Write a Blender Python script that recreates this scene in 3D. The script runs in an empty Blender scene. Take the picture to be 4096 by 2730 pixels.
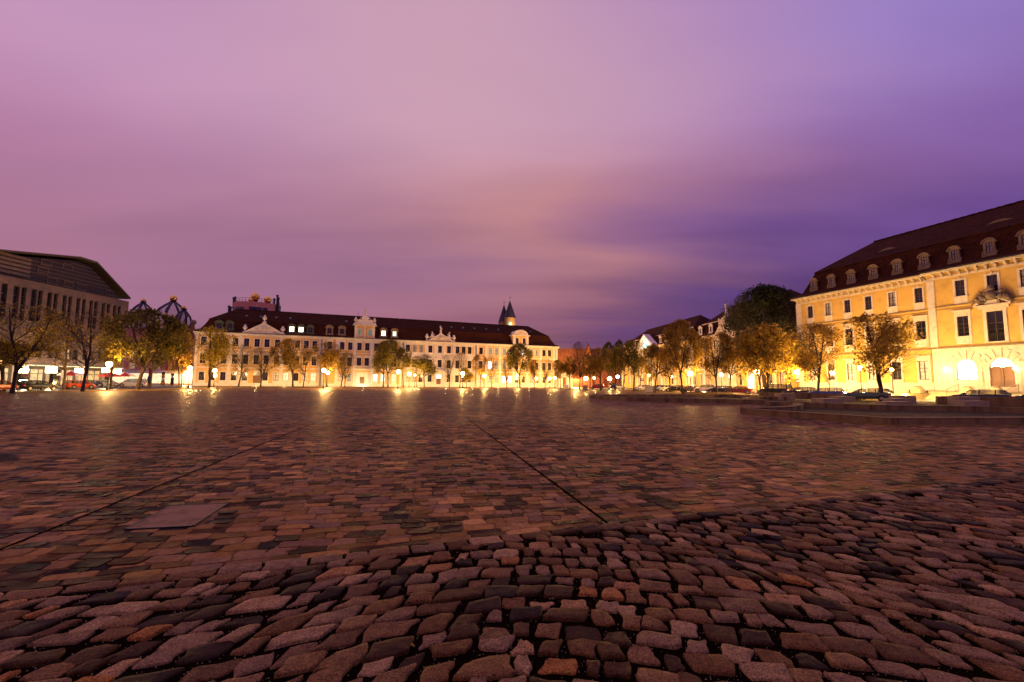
import bpy, math, random
from mathutils import Vector, Matrix
R = math.radians
random.seed(7)
C = bpy.context.scene.collection
SC = bpy.context.scene
# ------------------------------------------------------------------ camera
F = 1820.0; CX = 2048.0; CY = 1365.0; EYE = 1.75
PITCH = math.atan(165 / F); ROLL = R(0.5)
cd = bpy.data.cameras.new('camera'); cam = bpy.data.objects.new('camera', cd); C.objects.link(cam)
cd.sensor_width = 36.0; cd.lens = 16.0; cd.clip_end = 3000; cd.clip_start = 0.05
CM = Matrix.Translation((0, 0, EYE)) @ Matrix.Rotation(math.pi / 2 + PITCH, 4, 'X') @ Matrix.Rotation(ROLL, 4, 'Z')
cam.matrix_world = CM
SC.camera = cam
SC.view_settings.view_transform = 'Standard'; SC.view_settings.look = 'None'
SC.view_settings.exposure = 0.0; SC.view_settings.gamma = 1.0
SC.cycles.max_bounces = 5; SC.cycles.diffuse_bounces = 3; SC.cycles.glossy_bounces = 3
SC.cycles.transparent_max_bounces = 12; SC.cycles.sample_clamp_indirect = 4.0
SC.cycles.use_denoising = True
try: SC.cycles.use_light_tree = True
except Exception: pass

def ray(px, py):
    return (CM.to_3x3() @ Vector(((px - CX) / F, -(py - CY) / F, -1.0))).normalized()
def G(px, py, z=0.0):
    d = ray(px, py); t = (z - EYE) / d.z
    return Vector((d.x * t, d.y * t, z))
def PY(px, py, Y):
    d = ray(px, py); t = Y / d.y
    return Vector((d.x * t, Y, EYE + d.z * t))

# ------------------------------------------------------------------ node helpers
def srgb(r, g, b):
    f = lambda c: (c / 255 / 12.92) if c / 255 <= 0.04045 else ((c / 255 + 0.055) / 1.055) ** 2.4
    return (f(r), f(g), f(b), 1)
class NT:
    def __init__(s, nt): s.t = nt; s.n = nt.nodes; s.l = nt.links
    def new(s, ty, ins=None, **kw):
        n = s.n.new(ty)
        for k, v in kw.items(): setattr(n, k, v)
        for k, v in (ins or {}).items():
            if isinstance(v, bpy.types.NodeSocket): s.l.new(v, n.inputs[k])
            else: n.inputs[k].default_value = v
        return n
    def math(s, op, a, b=0.0, c=0.0, clamp=False):
        n = s.n.new('ShaderNodeMath'); n.operation = op; n.use_clamp = clamp
        for i, v in enumerate((a, b, c)):
            if isinstance(v, bpy.types.NodeSocket): s.l.new(v, n.inputs[i])
            else: n.inputs[i].default_value = v
        return n.outputs[0]
    def ramp(s, fac, stops, interp='LINEAR'):
        n = s.n.new('ShaderNodeValToRGB'); n.color_ramp.interpolation = interp
        e = n.color_ramp.elements
        while len(e) < len(stops): e.new(0.5)
        while len(e) > len(stops): e.remove(e[-1])
        for el, (p, c) in zip(e, stops):
            el.position = p; el.color = c if len(c) == 4 else (*c, 1)
        s.l.new(fac, n.inputs[0]); return n.outputs[0]
    def mix(s, fac, a, b, blend='MIX'):
        n = s.n.new('ShaderNodeMix'); n.data_type = 'RGBA'; n.blend_type = blend
        for k, v in ((0, fac), (6, a), (7, b)):
            if isinstance(v, bpy.types.NodeSocket): s.l.new(v, n.inputs[k])
            else: n.inputs[k].default_value = v if k == 0 or len(v) == 4 else (*v, 1)
        return n.outputs[2]

# ------------------------------------------------------------------ sky (dusk cloud cover), no sun disc: the sun is down
w = bpy.data.worlds.new('World'); SC.world = w; w.use_nodes = True
n = NT(w.node_tree); n.n.clear()
tc = n.new('ShaderNodeTexCoord').outputs['Generated']
sp = n.new('ShaderNodeSeparateXYZ', {0: tc})
X, Y, Z = sp.outputs
zc = n.math('MAXIMUM', Z, 0.0)
den = n.math('ADD', zc, 0.12)
u = n.math('DIVIDE', X, den); v = n.math('DIVIDE', Y, den)
cv = n.new('ShaderNodeCombineXYZ', {0: u, 1: v, 2: 0.0}).outputs[0]
mp = n.new('ShaderNodeMapping', {0: cv, 2: (0, 0, R(34)), 3: (0.17, 0.6, 1)}).outputs[0]
ns = n.new('ShaderNodeTexNoise', {'Vector': mp, 'Scale': 1.1, 'Detail': 4.0, 'Roughness': 0.5, 'Distortion': 0.35}).outputs[0]
mp2 = n.new('ShaderNodeMapping', {0: cv, 1: (2.2, 1, 0), 2: (0, 0, R(38)), 3: (0.16, 0.5, 1)}).outputs[0]
ns2 = n.new('ShaderNodeTexNoise', {'Vector': mp2, 'Scale': 1.35, 'Detail': 4.0, 'Roughness': 0.5}).outputs[0]
az = n.math('ARCTAN2', X, Y)                               # radians, + to the right
el = n.math('ARCSINE', n.math('MINIMUM', n.math('MAXIMUM', Z, -1.0), 1.0))
wob = n.math('MULTIPLY', n.math('SUBTRACT', ns, 0.5), 0.5)
wob2 = n.math('MULTIPLY', n.math('SUBTRACT', ns2, 0.5), 0.32)
azf = n.math('ADD', n.math('ADD', n.math('DIVIDE', az, R(200)), 0.5), wob, clamp=True)   # -100..100 deg -> 0..1
elw = n.math('ADD', el, wob2)
def row(cols):   # (deg, rgb)
    return n.ramp(azf, [((d + 100) / 200, srgb(*c)) for d, c in cols], 'EASE' if len(cols) < 3 else 'B_SPLINE')
r0 = row([(-60, (156, 106, 136)), (-30, (152, 104, 126)), (-5, (146, 98, 110)), (12, (120, 76, 98)), (28, (92, 58, 104)), (60, (92, 62, 122))])
r1 = row([(-60, (170, 120, 154)), (-32, (168, 118, 144)), (-12, (160, 108, 130)), (3, (146, 96, 118)), (13, (116, 78, 122)), (27, (90, 64, 126)), (45, (112, 74, 148)), (70, (116, 80, 160))])
r2 = row([(-60, (174, 120, 166)), (-34, (178, 128, 162)), (-14, (188, 136, 156)), (2, (212, 150, 150)), (8, (204, 142, 152)), (20, (172, 120, 162)), (32, (148, 104, 164)), (46, (144, 106, 174)), (70, (120, 90, 165))])
r3 = row([(-60, (184, 138, 192)), (-30, (204, 160, 188)), (-8, (212, 168, 184)), (12, (200, 156, 194)), (26, (182, 144, 200)), (40, (164, 140, 212)), (70, (150, 120, 200))])
def ss(a, b):
    m = n.new('ShaderNodeMapRange', {0: elw, 1: R(a), 2: R(b)}, interpolation_type='SMOOTHSTEP'); return m.outputs[0]
c = n.mix(ss(1, 10), r0, r1); c = n.mix(ss(9, 22), c, r2); c = n.mix(ss(19, 33), c, r3)
# soft streaks of thicker and thinner cloud
st = n.ramp(ns2, [(0.33, (0.80, 0.80, 0.85)), (0.48, (1.0, 1.0, 1.0)), (0.66, (1.15, 1.10, 1.04))])
c = n.mix(0.9, c, st, 'MULTIPLY')
st2 = n.ramp(ns, [(0.32, (0.84, 0.84, 0.90)), (0.52, (1.0, 0.99, 1.0)), (0.70, (1.13, 1.07, 0.98))])
c = n.mix(0.8, c, st2, 'MULTIPLY')
bg = n.new('ShaderNodeBackground', {0: c, 1: 0.95})
n.l.new(bg.outputs[0], n.new('ShaderNodeOutputWorld').inputs[0])

# ------------------------------------------------------------------ mesh helpers
class MB:
    def __init__(s): s.v = []; s.f = []; s.m = []; s.c = []
    def add(s, vs, fs, m=0):
        o = len(s.v); s.v += [tuple(p) for p in vs]
        s.f += [tuple(i + o for i in f) for f in fs]; s.m += [m] * len(fs); return s
    def box(s, x0, x1, y0, y1, z0, z1, m=0):
        if x0 > x1: x0, x1 = x1, x0
        if y0 > y1: y0, y1 = y1, y0
        return s.add([(x0, y0, z0), (x1, y0, z0), (x1, y1, z0), (x0, y1, z0), (x0, y0, z1), (x1, y0, z1), (x1, y1, z1), (x0, y1, z1)],
                     [(0, 3, 2, 1), (4, 5, 6, 7), (0, 1, 5, 4), (1, 2, 6, 5), (2, 3, 7, 6), (3, 0, 4, 7)], m)
    def prism(s, poly, y0, y1, m=0):          # poly in (x,z), counter-clockwise seen from -y; extruded y0 (front) to y1
        k = len(poly)
        vs = [(x, y0, z) for x, z in poly] + [(x, y1, z) for x, z in poly]
        fs = [tuple(range(k)), tuple(range(2 * k - 1, k - 1, -1))]
        fs += [(i, i + k, (i + 1) % k + k, (i + 1) % k) for i in range(k)]
        return s.add(vs, fs, m)
    def xyprism(s, poly, z0, z1, m=0):        # poly in (x,y) ccw
        k = len(poly)
        vs = [(x, y, z0) for x, y in poly] + [(x, y, z1) for x, y in poly]
        fs = [tuple(range(k - 1, -1, -1)), tuple(range(k, 2 * k))]
        fs += [(i, (i + 1) % k, (i + 1) % k + k, i + k) for i in range(k)]
        return s.add(vs, fs, m)
    def tube(s, p, q, r0, r1, k=6, m=0, cap=True):
        p = Vector(p); q = Vector(q); d = q - p
        if d.length < 1e-6: return s
        d.normalize(); a = d.orthogonal().normalized(); b = d.cross(a)
        vs = []
        for c_, r_ in ((p, r0), (q, r1)):
            for i in range(k):
                t = 2 * math.pi * i / k; vs.append(c_ + (a * math.cos(t) + b * math.sin(t)) * r_)
        fs = [(i, (i + 1) % k, (i + 1) % k + k, i + k) for i in range(k)]
        if cap: fs += [tuple(range(k - 1, -1, -1)), tuple(range(k, 2 * k))]
        return s.add(vs, fs, m)
    def lathe(s, prof, cx=0, cy=0, k=12, m=0, sx=1, sy=1):   # prof: (r,z) bottom to top
        vs = []; fs = []
        for r_, z in prof:
            for i in range(k):
                t = 2 * math.pi * i / k; vs.append((cx + r_ * sx * math.cos(t), cy + r_ * sy * math.sin(t), z))
        for j in range(len(prof) - 1):
            for i in range(k):
                a = j * k + i; b = j * k + (i + 1) % k; fs.append((a, b, b + k, a + k))
        fs.append(tuple(range(k - 1, -1, -1))); fs.append(tuple(range((len(prof) - 1) * k, len(prof) * k)))
        return s.add(vs, fs, m)
    def ball(s, c_, r_, k=12, m=0, sz=1.0):
        prof = [(max(r_ * math.sin(math.pi * j / 8), 0.001), c_[2] - r_ * sz * math.cos(math.pi * j / 8)) for j in range(9)]
        return s.lathe(prof, c_[0], c_[1], k, m)
    def path(s, pts, w_, z0, z1, m=0):         # wall along ground polyline with mitred joints, width w_
        L = []; Rr = []
        for i, p in enumerate(pts):
            a = Vector(pts[max(i - 1, 0)][:2]); b = Vector(pts[min(i + 1, len(pts) - 1)][:2])
            d = (b - a).normalized(); nrm = Vector((-d.y, d.x))
            if 0 < i < len(pts) - 1:
                e = (Vector(pts[i][:2]) - a).normalized(); k_ = max(0.5, abs(d.dot(e)))
            else: k_ = 1
            L.append(Vector(p[:2]) + nrm * w_ / 2 / k_); Rr.append(Vector(p[:2]) - nrm * w_ / 2 / k_)
        k = len(pts)
        vs = [(p.x, p.y, z0) for p in L] + [(p.x, p.y, z0) for p in Rr] + [(p.x, p.y, z1) for p in L] + [(p.x, p.y, z1) for p in Rr]
        fs = []
        for i in range(k - 1):
            fs += [(2 * k + i, 3 * k + i, 3 * k + i + 1, 2 * k + i + 1), (i, 2 * k + i, 2 * k + i + 1, i + 1), (k + i, k + i + 1, 3 * k + i + 1, 3 * k + i)]
        fs += [(0, k, 3 * k, 2 * k), (k - 1, 3 * k - 1, 4 * k - 1, 2 * k - 1)]
        return s.add(vs, fs, m)
    def mesh(s, name, mats, smooth=False):
        me = bpy.data.meshes.new(name); me.from_pydata(s.v, [], s.f)
        for m_ in mats: me.materials.append(m_)
        if len(mats) > 1: me.polygons.foreach_set('material_index', s.m)
        if smooth: me.polygons.foreach_set('use_smooth', [True] * len(s.f))
        me.update(); return me
    def build(s, name, mats, parent=None, loc=None, rz=None, smooth=False):
        if not isinstance(mats, (list, tuple)): mats = [mats]
        return link(name, s.mesh(name, mats, smooth), parent, loc, rz)
def link(name, me, parent=None, loc=None, rz=None):
    o = bpy.data.objects.new(name, me); C.objects.link(o)
    if parent: o.parent = parent
    if loc is not None: o.location = loc
    if rz is not None: o.rotation_euler = (0, 0, rz)
    return o
def tag(o, label=None, cat=None, group=None, kind=None):
    if label: o['label'] = label
    if cat: o['category'] = cat
    if group: o['group'] = group
    if kind: o['kind'] = kind
    return o
def thing(name, label, cat, loc=(0, 0, 0), rz=0, group=None):
    o = bpy.data.objects.new(name, None); C.objects.link(o); o.location = loc; o.rotation_euler = (0, 0, rz)
    o.empty_display_size = 0.3
    return tag(o, label, cat, group)
KIDS = {}
def dup(root, loc, rz=None, label=None, scale=None):
    def cp(o, par):
        c_ = o.copy(); C.objects.link(c_)
        if par: c_.parent = par
        for ch in [x for x in o.children if not x.get('nocopy')]: cp(ch, c_)
        return c_
    r_ = cp(root, None); r_.location = loc
    if rz is not None: r_.rotation_euler = (0, 0, rz)
    if label: r_['label'] = label
    if scale: r_.scale = scale
    return r_

# ------------------------------------------------------------------ materials
def mat(name, col, rough=0.7, noise=0.0, nscale=3.0, bump=0.0, bscale=30.0, metal=0.0, spec=0.5, col2=None, streak=False):
    m = bpy.data.materials.new(name); m.use_nodes = True; n_ = NT(m.node_tree)
    b = n_.n['Principled BSDF']; b.inputs['Roughness'].default_value = rough; b.inputs['Metallic'].default_value = metal
    b.inputs['Specular IOR Level'].default_value = spec
    b.inputs['Base Color'].default_value = (*col, 1)
    if noise > 0:
        o = n_.new('ShaderNodeTexCoord').outputs['Object']
        if streak: o = n_.new('ShaderNodeMapping', {0: o, 3: (1, 1, 0.15)}).outputs[0]
        t = n_.new('ShaderNodeTexNoise', {'Vector': o, 'Scale': nscale, 'Detail': 5.0, 'Roughness': 0.65}).outputs[0]
        c2 = col2 or tuple(x * (1 - noise) for x in col)
        hi = tuple(min(1, x * (1 + noise * 0.35)) for x in col)
        n_.l.new(n_.ramp(t, [(0.3, c2), (0.5, col), (0.72, hi)]), b.inputs['Base Color'])
    if bump > 0:
        o = n_.new('ShaderNodeTexCoord').outputs['Object']
        t = n_.new('ShaderNodeTexNoise', {'Vector': o, 'Scale': bscale, 'Detail': 4.0}).outputs[0]
        bm = n_.new('ShaderNodeBump', {'Height': t, 'Strength': bump, 'Distance': 0.02})
        n_.l.new(bm.outputs[0], b.inputs['Normal'])
    return m
def emit(name, col, st, var=0.0, base=(0.3, 0.3, 0.3)):
    m = bpy.data.materials.new(name); m.use_nodes = True; n_ = NT(m.node_tree)
    b = n_.n['Principled BSDF']; b.inputs['Base Color'].default_value = (*base, 1)
    b.inputs['Emission Color'].default_value = (*col, 1); b.inputs['Emission Strength'].default_value = st
    if var:
        o = n_.new('ShaderNodeTexCoord').outputs['Object']
        t = n_.new('ShaderNodeTexNoise', {'Vector': o, 'Scale': 1.3, 'Detail': 3.0}).outputs[0]
        n_.l.new(n_.ramp(t, [(0.35, tuple(x * (1 - var) for x in col)), (0.65, col)]), b.inputs['Emission Color'])
    return m
def lampglass(name, col, st):      # clear glass that glows: lets the bulb's light through
    m = bpy.data.materials.new(name); m.use_nodes = True; n_ = NT(m.node_tree); n_.n.clear()
    e = n_.new('ShaderNodeEmission', {0: (*col, 1), 1: st}); t = n_.new('ShaderNodeBsdfTransparent')
    a = n_.new('ShaderNodeAddShader', {0: e.outputs[0], 1: t.outputs[0]})
    n_.l.new(a.outputs[0], n_.new('ShaderNodeOutputMaterial').inputs[0])
    m.cycles.emission_sampling = 'NONE'
    return m
def brickmat(name, c1, c2, mortar, scale, bw, rh, ms, rough, bump=0.3, rot=(0, 0, 0), spec=0.5):
    m = bpy.data.materials.new(name); m.use_nodes = True; n_ = NT(m.node_tree); b = n_.n['Principled BSDF']
    o = n_.new('ShaderNodeTexCoord').outputs['Object']
    o = n_.new('ShaderNodeMapping', {0: o, 2: rot}).outputs[0]
    t = n_.new('ShaderNodeTexBrick', {'Vector': o, 'Scale': scale, 'Color1': (*c1, 1), 'Color2': (*c2, 1), 'Mortar': (*mortar, 1), 'Mortar Size': ms, 'Brick Width': bw, 'Row Height': rh})
    nz = n_.new('ShaderNodeTexNoise', {'Vector': o, 'Scale': 1.2, 'Detail': 5.0}).outputs[0]
    c_ = n_.mix(0.5, t.outputs[0], n_.ramp(nz, [(0.3, (0.55, 0.55, 0.55)), (0.7, (1.2, 1.2, 1.2))]), 'MULTIPLY')
    n_.l.new(c_, b.inputs['Base Color']); b.inputs['Roughness'].default_value = rough; b.inputs['Specular IOR Level'].default_value = spec
    bm = n_.new('ShaderNodeBump', {'Height': t.outputs[1], 'Strength': bump, 'Distance': 0.03}, invert=True)
    n_.l.new(bm.outputs[0], b.inputs['Normal']); return m
ZR = (R(90), 0, 0)
M = dict(
    ochre=mat('ochre_stucco', (0.66, 0.40, 0.13), 0.85, 0.22, 0.8, 0.2, 20),
    ochre2=mat('yellow_stucco', (0.60, 0.38, 0.085), 0.85, 0.22, 0.7, 0.2, 20),
    white=mat('white_render', (0.70, 0.62, 0.52), 0.8, 0.20, 1.2, 0.2, 20),
    cream=mat('cream_stone', (0.62, 0.53, 0.40), 0.8, 0.28, 1.6, 0.25, 15),
    dorm=mat('weathered_sandstone', (0.23, 0.165, 0.085), 0.85, 0.5, 3.0, 0.4, 12),
    greyst=mat('dark_sandstone', (0.16, 0.115, 0.08), 0.85, 0.5, 4.0, 0.5, 12),
    frame=mat('dark_window_wood', (0.045, 0.022, 0.014), 0.5),
    glass=mat('dark_window_glass', (0.012, 0.012, 0.016), 0.08, spec=0.9),
    curtain=mat('net_curtain', (0.35, 0.33, 0.32), 0.9, 0.3, 2.0),
    greenw=mat('green_painted_wood', (0.05, 0.06, 0.028), 0.6, 0.3, 4),
    door=mat('brown_door_wood', (0.16, 0.065, 0.028), 0.5, 0.35, 2.5),
    reddoor=mat('red_door_wood', (0.30, 0.05, 0.02), 0.5, 0.3, 2.5),
    iron=mat('black_iron', (0.02, 0.017, 0.016), 0.45, metal=0.3),
    bark=mat('tree_bark', (0.05, 0.030, 0.016), 0.9, 0.5, 6.0, 0.6, 14),
    lit=emit('lit_window_warm', (1.0, 0.78, 0.42), 1.5, 0.35),
    litw=emit('lit_window_white', (0.95, 1.0, 0.80), 1.9, 0.25),
    teal=emit('lit_window_teal', (0.16, 0.42, 0.34), 0.55, 0.8),
    litb=emit('lit_door_glare', (1.0, 0.9, 0.66), 6.0),
    shop=emit('lit_shop_window', (1.0, 0.60, 0.22), 0.8, 0.75),
    shopp=emit('lit_display_orange', (1.0, 0.36, 0.16), 1.0, 0.4),
    gold=mat('gilded_metal', (0.95, 0.60, 0.14), 0.22, metal=1.0),
    black=mat('black_lacquer', (0.02, 0.016, 0.018), 0.4),
    pink=mat('pink_render', (0.62, 0.24, 0.17), 0.85, 0.2, 1.5),
    brickred=brickmat('red_brick', (0.30, 0.07, 0.035), (0.20, 0.05, 0.03), (0.2, 0.12, 0.09), 4, 0.5, 0.25, 0.02, 0.85, 0.4, ZR),
    concrete=mat('weathered_concrete', (0.23, 0.155, 0.06), 0.9, 0.65, 1.6, 0.5, 18, streak=True, spec=.1),
    block=mat('pale_stone_block', (0.38, 0.30, 0.15), 0.85, 0.35, 2.5, 0.4, 18, spec=.15),
    gravel=mat('leaf_strewn_gravel', (0.17, 0.105, 0.035), 0.95, 0.6, 3.0, 0.8, 40, spec=.1),
    gravel2=mat('dark_gravel', (0.07, 0.052, 0.022), 0.95, 0.6, 3.0, 0.9, 40, spec=.1),
    asphalt=mat('wet_asphalt', (0.05, 0.042, 0.04), 0.35, 0.3, 3.0, 0.3, 60),
    slab=mat('pavement_slab', (0.22, 0.17, 0.13), 0.6, 0.3, 2.0, 0.2, 30),
    slate=mat('dark_slate', (0.03, 0.024, 0.026), 0.6, 0.4, 2.0, 0.3, 15),
    louver=mat('pale_louvre_metal', (0.17, 0.12, 0.08), 0.5, 0.2, 2.0),
    metal=mat('grey_roof_metal', (0.07, 0.055, 0.04), 0.7, 0.3, 1.0),
    darkclad=mat('dark_cladding', (0.025, 0.018, 0.017), 0.35, 0.3, 2.0),
    frost=mat('frosted_dome_glass', (0.30, 0.24, 0.26), 0.6, 0.15, 3.0),
    grey=mat('grey_steel_cabinet', (0.30, 0.27, 0.24), 0.6, 0.25, 2.0),
    wood=mat('bench_wood', (0.10, 0.055, 0.03), 0.6, 0.3, 5.0),
    redcloth=mat('red_cloth', (0.55, 0.03, 0.02), 0.8), whitecloth=mat('white_cloth', (0.75, 0.70, 0.62), 0.8),
    bluecer=mat('blue_ceramic', (0.02, 0.06, 0.12), 0.2), redcer=mat('red_ceramic', (0.45, 0.05, 0.02), 0.2), yelcer=mat('yellow_ceramic', (0.65, 0.33, 0.03), 0.2),
    signb=mat('blue_sign', (0.02, 0.06, 0.35), 0.4), signw=mat('white_sign', (0.8, 0.8, 0.78), 0.4), signr=mat('red_sign', (0.5, 0.02, 0.02), 0.4),
    greenlit=emit('green_lit_opening', (0.05, 0.95, 0.35), 2.2), 
    grass=mat('moss_green', (0.05, 0.10, 0.02), 0.9),
)
def tilemat(name, c1, c2, rot):
    m = bpy.data.materials.new(name); m.use_nodes = True; n_ = NT(m.node_tree); b = n_.n['Principled BSDF']
    g = n_.new('ShaderNodeTexCoord').outputs['Object']
    s_ = n_.new('ShaderNodeSeparateXYZ', {0: g})
    cv_ = n_.new('ShaderNodeCombineXYZ', {0: n_.math('ADD', s_.outputs[0], n_.math('MULTIPLY', s_.outputs[1], 0.12)), 1: s_.outputs[2], 2: 0.0}).outputs[0]
    t = n_.new('ShaderNodeTexBrick', {'Vector': cv_, 'Scale': 1.0, 'Color1': (*c1, 1), 'Color2': (*c2, 1), 'Mortar': (c2[0] * .25, c2[1] * .25, c2[2] * .25, 1), 'Mortar Size': 0.022, 'Brick Width': 0.30, 'Row Height': 0.26, 'Bias': 0.0})
    nz = n_.new('ShaderNodeTexNoise', {'Vector': g, 'Scale': 0.5, 'Detail': 5.0}).outputs[0]
    c_ = n_.mix(0.7, t.outputs[0], n_.ramp(nz, [(0.3, (0.6, 0.6, 0.62)), (0.7, (1.25, 1.2, 1.1))]), 'MULTIPLY')
    n_.l.new(c_, b.inputs['Base Color']); b.inputs['Roughness'].default_value = 0.85; b.inputs['Specular IOR Level'].default_value = 0.08
    bm = n_.new('ShaderNodeBump', {'Height': t.outputs[1], 'Strength': 0.7, 'Distance': 0.05}, invert=True)
    n_.l.new(bm.outputs[0], b.inputs['Normal']); return m
M['tile'] = tilemat('red_roof_tiles', (0.09, 0.026, 0.008), (0.05, 0.016, 0.006), 0)
M['tile_o'] = tilemat('orange_roof_tiles', (0.60, 0.26, 0.08), (0.38, 0.13, 0.05), 0)
def leafmat(name, c1, c2):
    m = bpy.data.materials.new(name); m.use_nodes = True; n_ = NT(m.node_tree); b = n_.n['Principled BSDF']
    gi = n_.new('ShaderNodeNewGeometry'); rnd = gi.outputs['Random Per Island']
    o = n_.new('ShaderNodeTexCoord').outputs['Object']
    nz = n_.new('ShaderNodeTexNoise', {'Vector': o, 'Scale': 5.0, 'Detail': 2.0}).outputs[0]
    f = n_.math('ADD', n_.math('MULTIPLY', rnd, 0.55), n_.math('MULTIPLY', nz, 0.5))
    col = n_.ramp(f, [(0.15, tuple(x * 0.5 for x in c1)), (0.45, c1), (0.8, c2)])
    n_.l.new(col, b.inputs['Base Color']); b.inputs['Roughness'].default_value = 0.6; b.inputs['Specular IOR Level'].default_value = 0.2
    tr = n_.new('ShaderNodeBsdfTranslucent', {0: col})
    mx = n_.new('ShaderNodeMixShader', {0: 0.5, 1: b.outputs[0], 2: tr.outputs[0]})
    n_.l.new(mx.outputs[0], n_.n['Material Output'].inputs[0]); return m
LEAF = dict(green=leafmat('green_leaves', (0.15, 0.13, 0.02), (0.36, 0.28, 0.035)),
            yellow=leafmat('yellow_leaves', (0.30, 0.22, 0.02), (0.60, 0.44, 0.035)),
            orange=leafmat('orange_leaves', (0.30, 0.18, 0.022), (0.55, 0.36, 0.035)),
            brown=leafmat('brown_leaves', (0.27, 0.155, 0.022), (0.48, 0.29, 0.035)),
            dark=leafmat('dark_green_leaves', (0.03, 0.038, 0.014), (0.075, 0.08, 0.022)))
# stone colours shared by the near setts (one random value per stone) and the far sett sheet
SETT = [(0, (0.010, 0.003, 0.001)), (0.24, (0.060, 0.018, 0.005)), (0.36, (0.176, 0.086, 0.016)), (0.5, (0.290, 0.143, 0.031)), (0.66, (0.196, 0.105, 0.048)), (0.78, (0.409, 0.203, 0.048)), (0.9, (0.224, 0.130, 0.064)), (1, (0.600, 0.321, 0.083))]
def settmat(name, far, stops=SETT, rough=(0.42, 0.85), grain=0.3, spec=0.04):
    m = bpy.data.materials.new(name); m.use_nodes = True; n_ = NT(m.node_tree); b = n_.n['Principled BSDF']
    o = n_.new('ShaderNodeTexCoord').outputs['Object']
    if far:
        q = n_.new('ShaderNodeMapping', {0: o, 2: (0, 0, -R(11.6))}).outputs[0]
        wz = n_.new('ShaderNodeTexNoise', {'Vector': q, 'Scale': 1.5, 'Detail': 1.0})
        q = n_.mix(0.05, q, wz.outputs[1], 'ADD')
        t = n_.new('ShaderNodeTexBrick', {'Vector': q, 'Scale': 1.0, 'Color1': (0, 0, 0, 1), 'Color2': (1, 1, 1, 1), 'Mortar': (0, 0, 0, 1), 'Mortar Size': 0.010, 'Brick Width': 0.29, 'Row Height': 0.21})
        rnd = t.outputs[0]
    else:
        rnd = n_.new('ShaderNodeNewGeometry').outputs['Random Per Island']
    pat = n_.new('ShaderNodeTexNoise', {'Vector': o, 'Scale': 0.28, 'Detail': 4.0}).outputs[0]
    r2 = n_.math('ADD', rnd, n_.math('MULTIPLY', n_.math('SUBTRACT', pat, 0.5), 0.7), clamp=True)
    col = n_.ramp(r2, stops)
    gr = n_.new('ShaderNodeTexNoise', {'Vector': o, 'Scale': 75.0 if not far else 9.0, 'Detail': 3.0, 'Roughness': 0.7}).outputs[0]
    col = n_.mix(1.0, col, n_.ramp(gr, [(0.3, (1 - grain,) * 3), (0.7, (1 + grain,) * 3)]), 'MULTIPLY')
    md = n_.new('ShaderNodeTexNoise', {'Vector': o, 'Scale': 14.0, 'Detail': 4.0}).outputs[0]
    col = n_.mix(0.7, col, n_.ramp(md, [(0.32, (0.62, 0.58, 0.58)), (0.6, (1.1, 1.08, 1.05))]), 'MULTIPLY')
    n_.l.new(col, b.inputs['Base Color']); b.inputs['Specular IOR Level'].default_value = spec
    wet = n_.new('ShaderNodeTexNoise', {'Vector': o, 'Scale': 2.6, 'Detail': 5.0, 'Roughness': 0.65}).outputs[0]
    rr = n_.new('ShaderNodeMapRange', {0: n_.math('ADD', n_.math('MULTIPLY', wet, 0.8), n_.math('MULTIPLY', rnd, 0.25)), 1: 0.35, 2: 0.75, 3: rough[0], 4: rough[1]})
    if far:      # the far half of the square lies lower and stays wetter
        sy = n_.new('ShaderNodeSeparateXYZ', {0: o}).outputs[1]
        fw = n_.new('ShaderNodeMapRange', {0: sy, 1: 24.0, 2: 70.0, 3: 0.42, 4: 0.25}); n_.l.new(fw.outputs[0], rr.inputs[3])
    n_.l.new(rr.outputs[0], b.inputs['Roughness'])
    h = n_.math('ADD', n_.math('MULTIPLY', gr, 0.35), n_.math('MULTIPLY', md, 1.0))
    bm = n_.new('ShaderNodeBump', {'Height': h, 'Strength': 0.65, 'Distance': 0.013})
    if far:
        b0 = n_.new('ShaderNodeBump', {'Height': t.outputs[1], 'Strength': 0.6, 'Distance': 0.008}, invert=True)
        wn = n_.new('ShaderNodeTexWhiteNoise', {'W': n_.math('MULTIPLY', rnd, 977.0)}, noise_dimensions='1D')
        vm = n_.new('ShaderNodeVectorMath', {0: wn.outputs['Color'], 1: (.5, .5, .5)}, operation='SUBTRACT')
        vs_ = n_.new('ShaderNodeVectorMath', {0: vm.outputs[0], 1: (.07, .07, 0)}, operation='MULTIPLY')
        va = n_.new('ShaderNodeVectorMath', {0: b0.outputs[0], 1: vs_.outputs[0]}, operation='ADD')
        vn = n_.new('ShaderNodeVectorMath', {0: va.outputs[0]}, operation='NORMALIZE')
        n_.l.new(vn.outputs[0], bm.inputs['Normal'])
    n_.l.new(bm.outputs[0], b.inputs['Normal']); return m
_m = M['frost']; _n = NT(_m.node_tree); _t = _n.new('ShaderNodeBsdfTransparent'); _x = _n.new('ShaderNodeMixShader', {0: 0.72, 1: _n.n['Principled BSDF'].outputs[0], 2: _t.outputs[0]}); _n.l.new(_x.outputs[0], _n.n['Material Output'].inputs[0])
M['sett'] = settmat('sett_stone', False); M['settfar'] = settmat('sett_paving', True, rough=(0.42, 0.85), spec=0.04)
M['cobble'] = settmat('cobble_stone', False, [(0, (0.021, 0.009, 0.002)), (0.2, (0.074, 0.033, 0.007)), (0.34, (0.168, 0.078, 0.019)), (0.46, (0.231, 0.124, 0.040)), (0.56, (0.116, 0.057, 0.016)), (0.68, (0.252, 0.147, 0.061)), (0.8, (0.158, 0.092, 0.037)), (0.9, (0.378, 0.230, 0.086)), (1, (0.315, 0.129, 0.025))], (0.6, 0.85), 0.85, 0.12)
M['joint'] = mat('joint_soil', (0.009, 0.005, 0.002), 0.95, 0.5, 30.0, 1.0, 90, spec=0.0)
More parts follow.
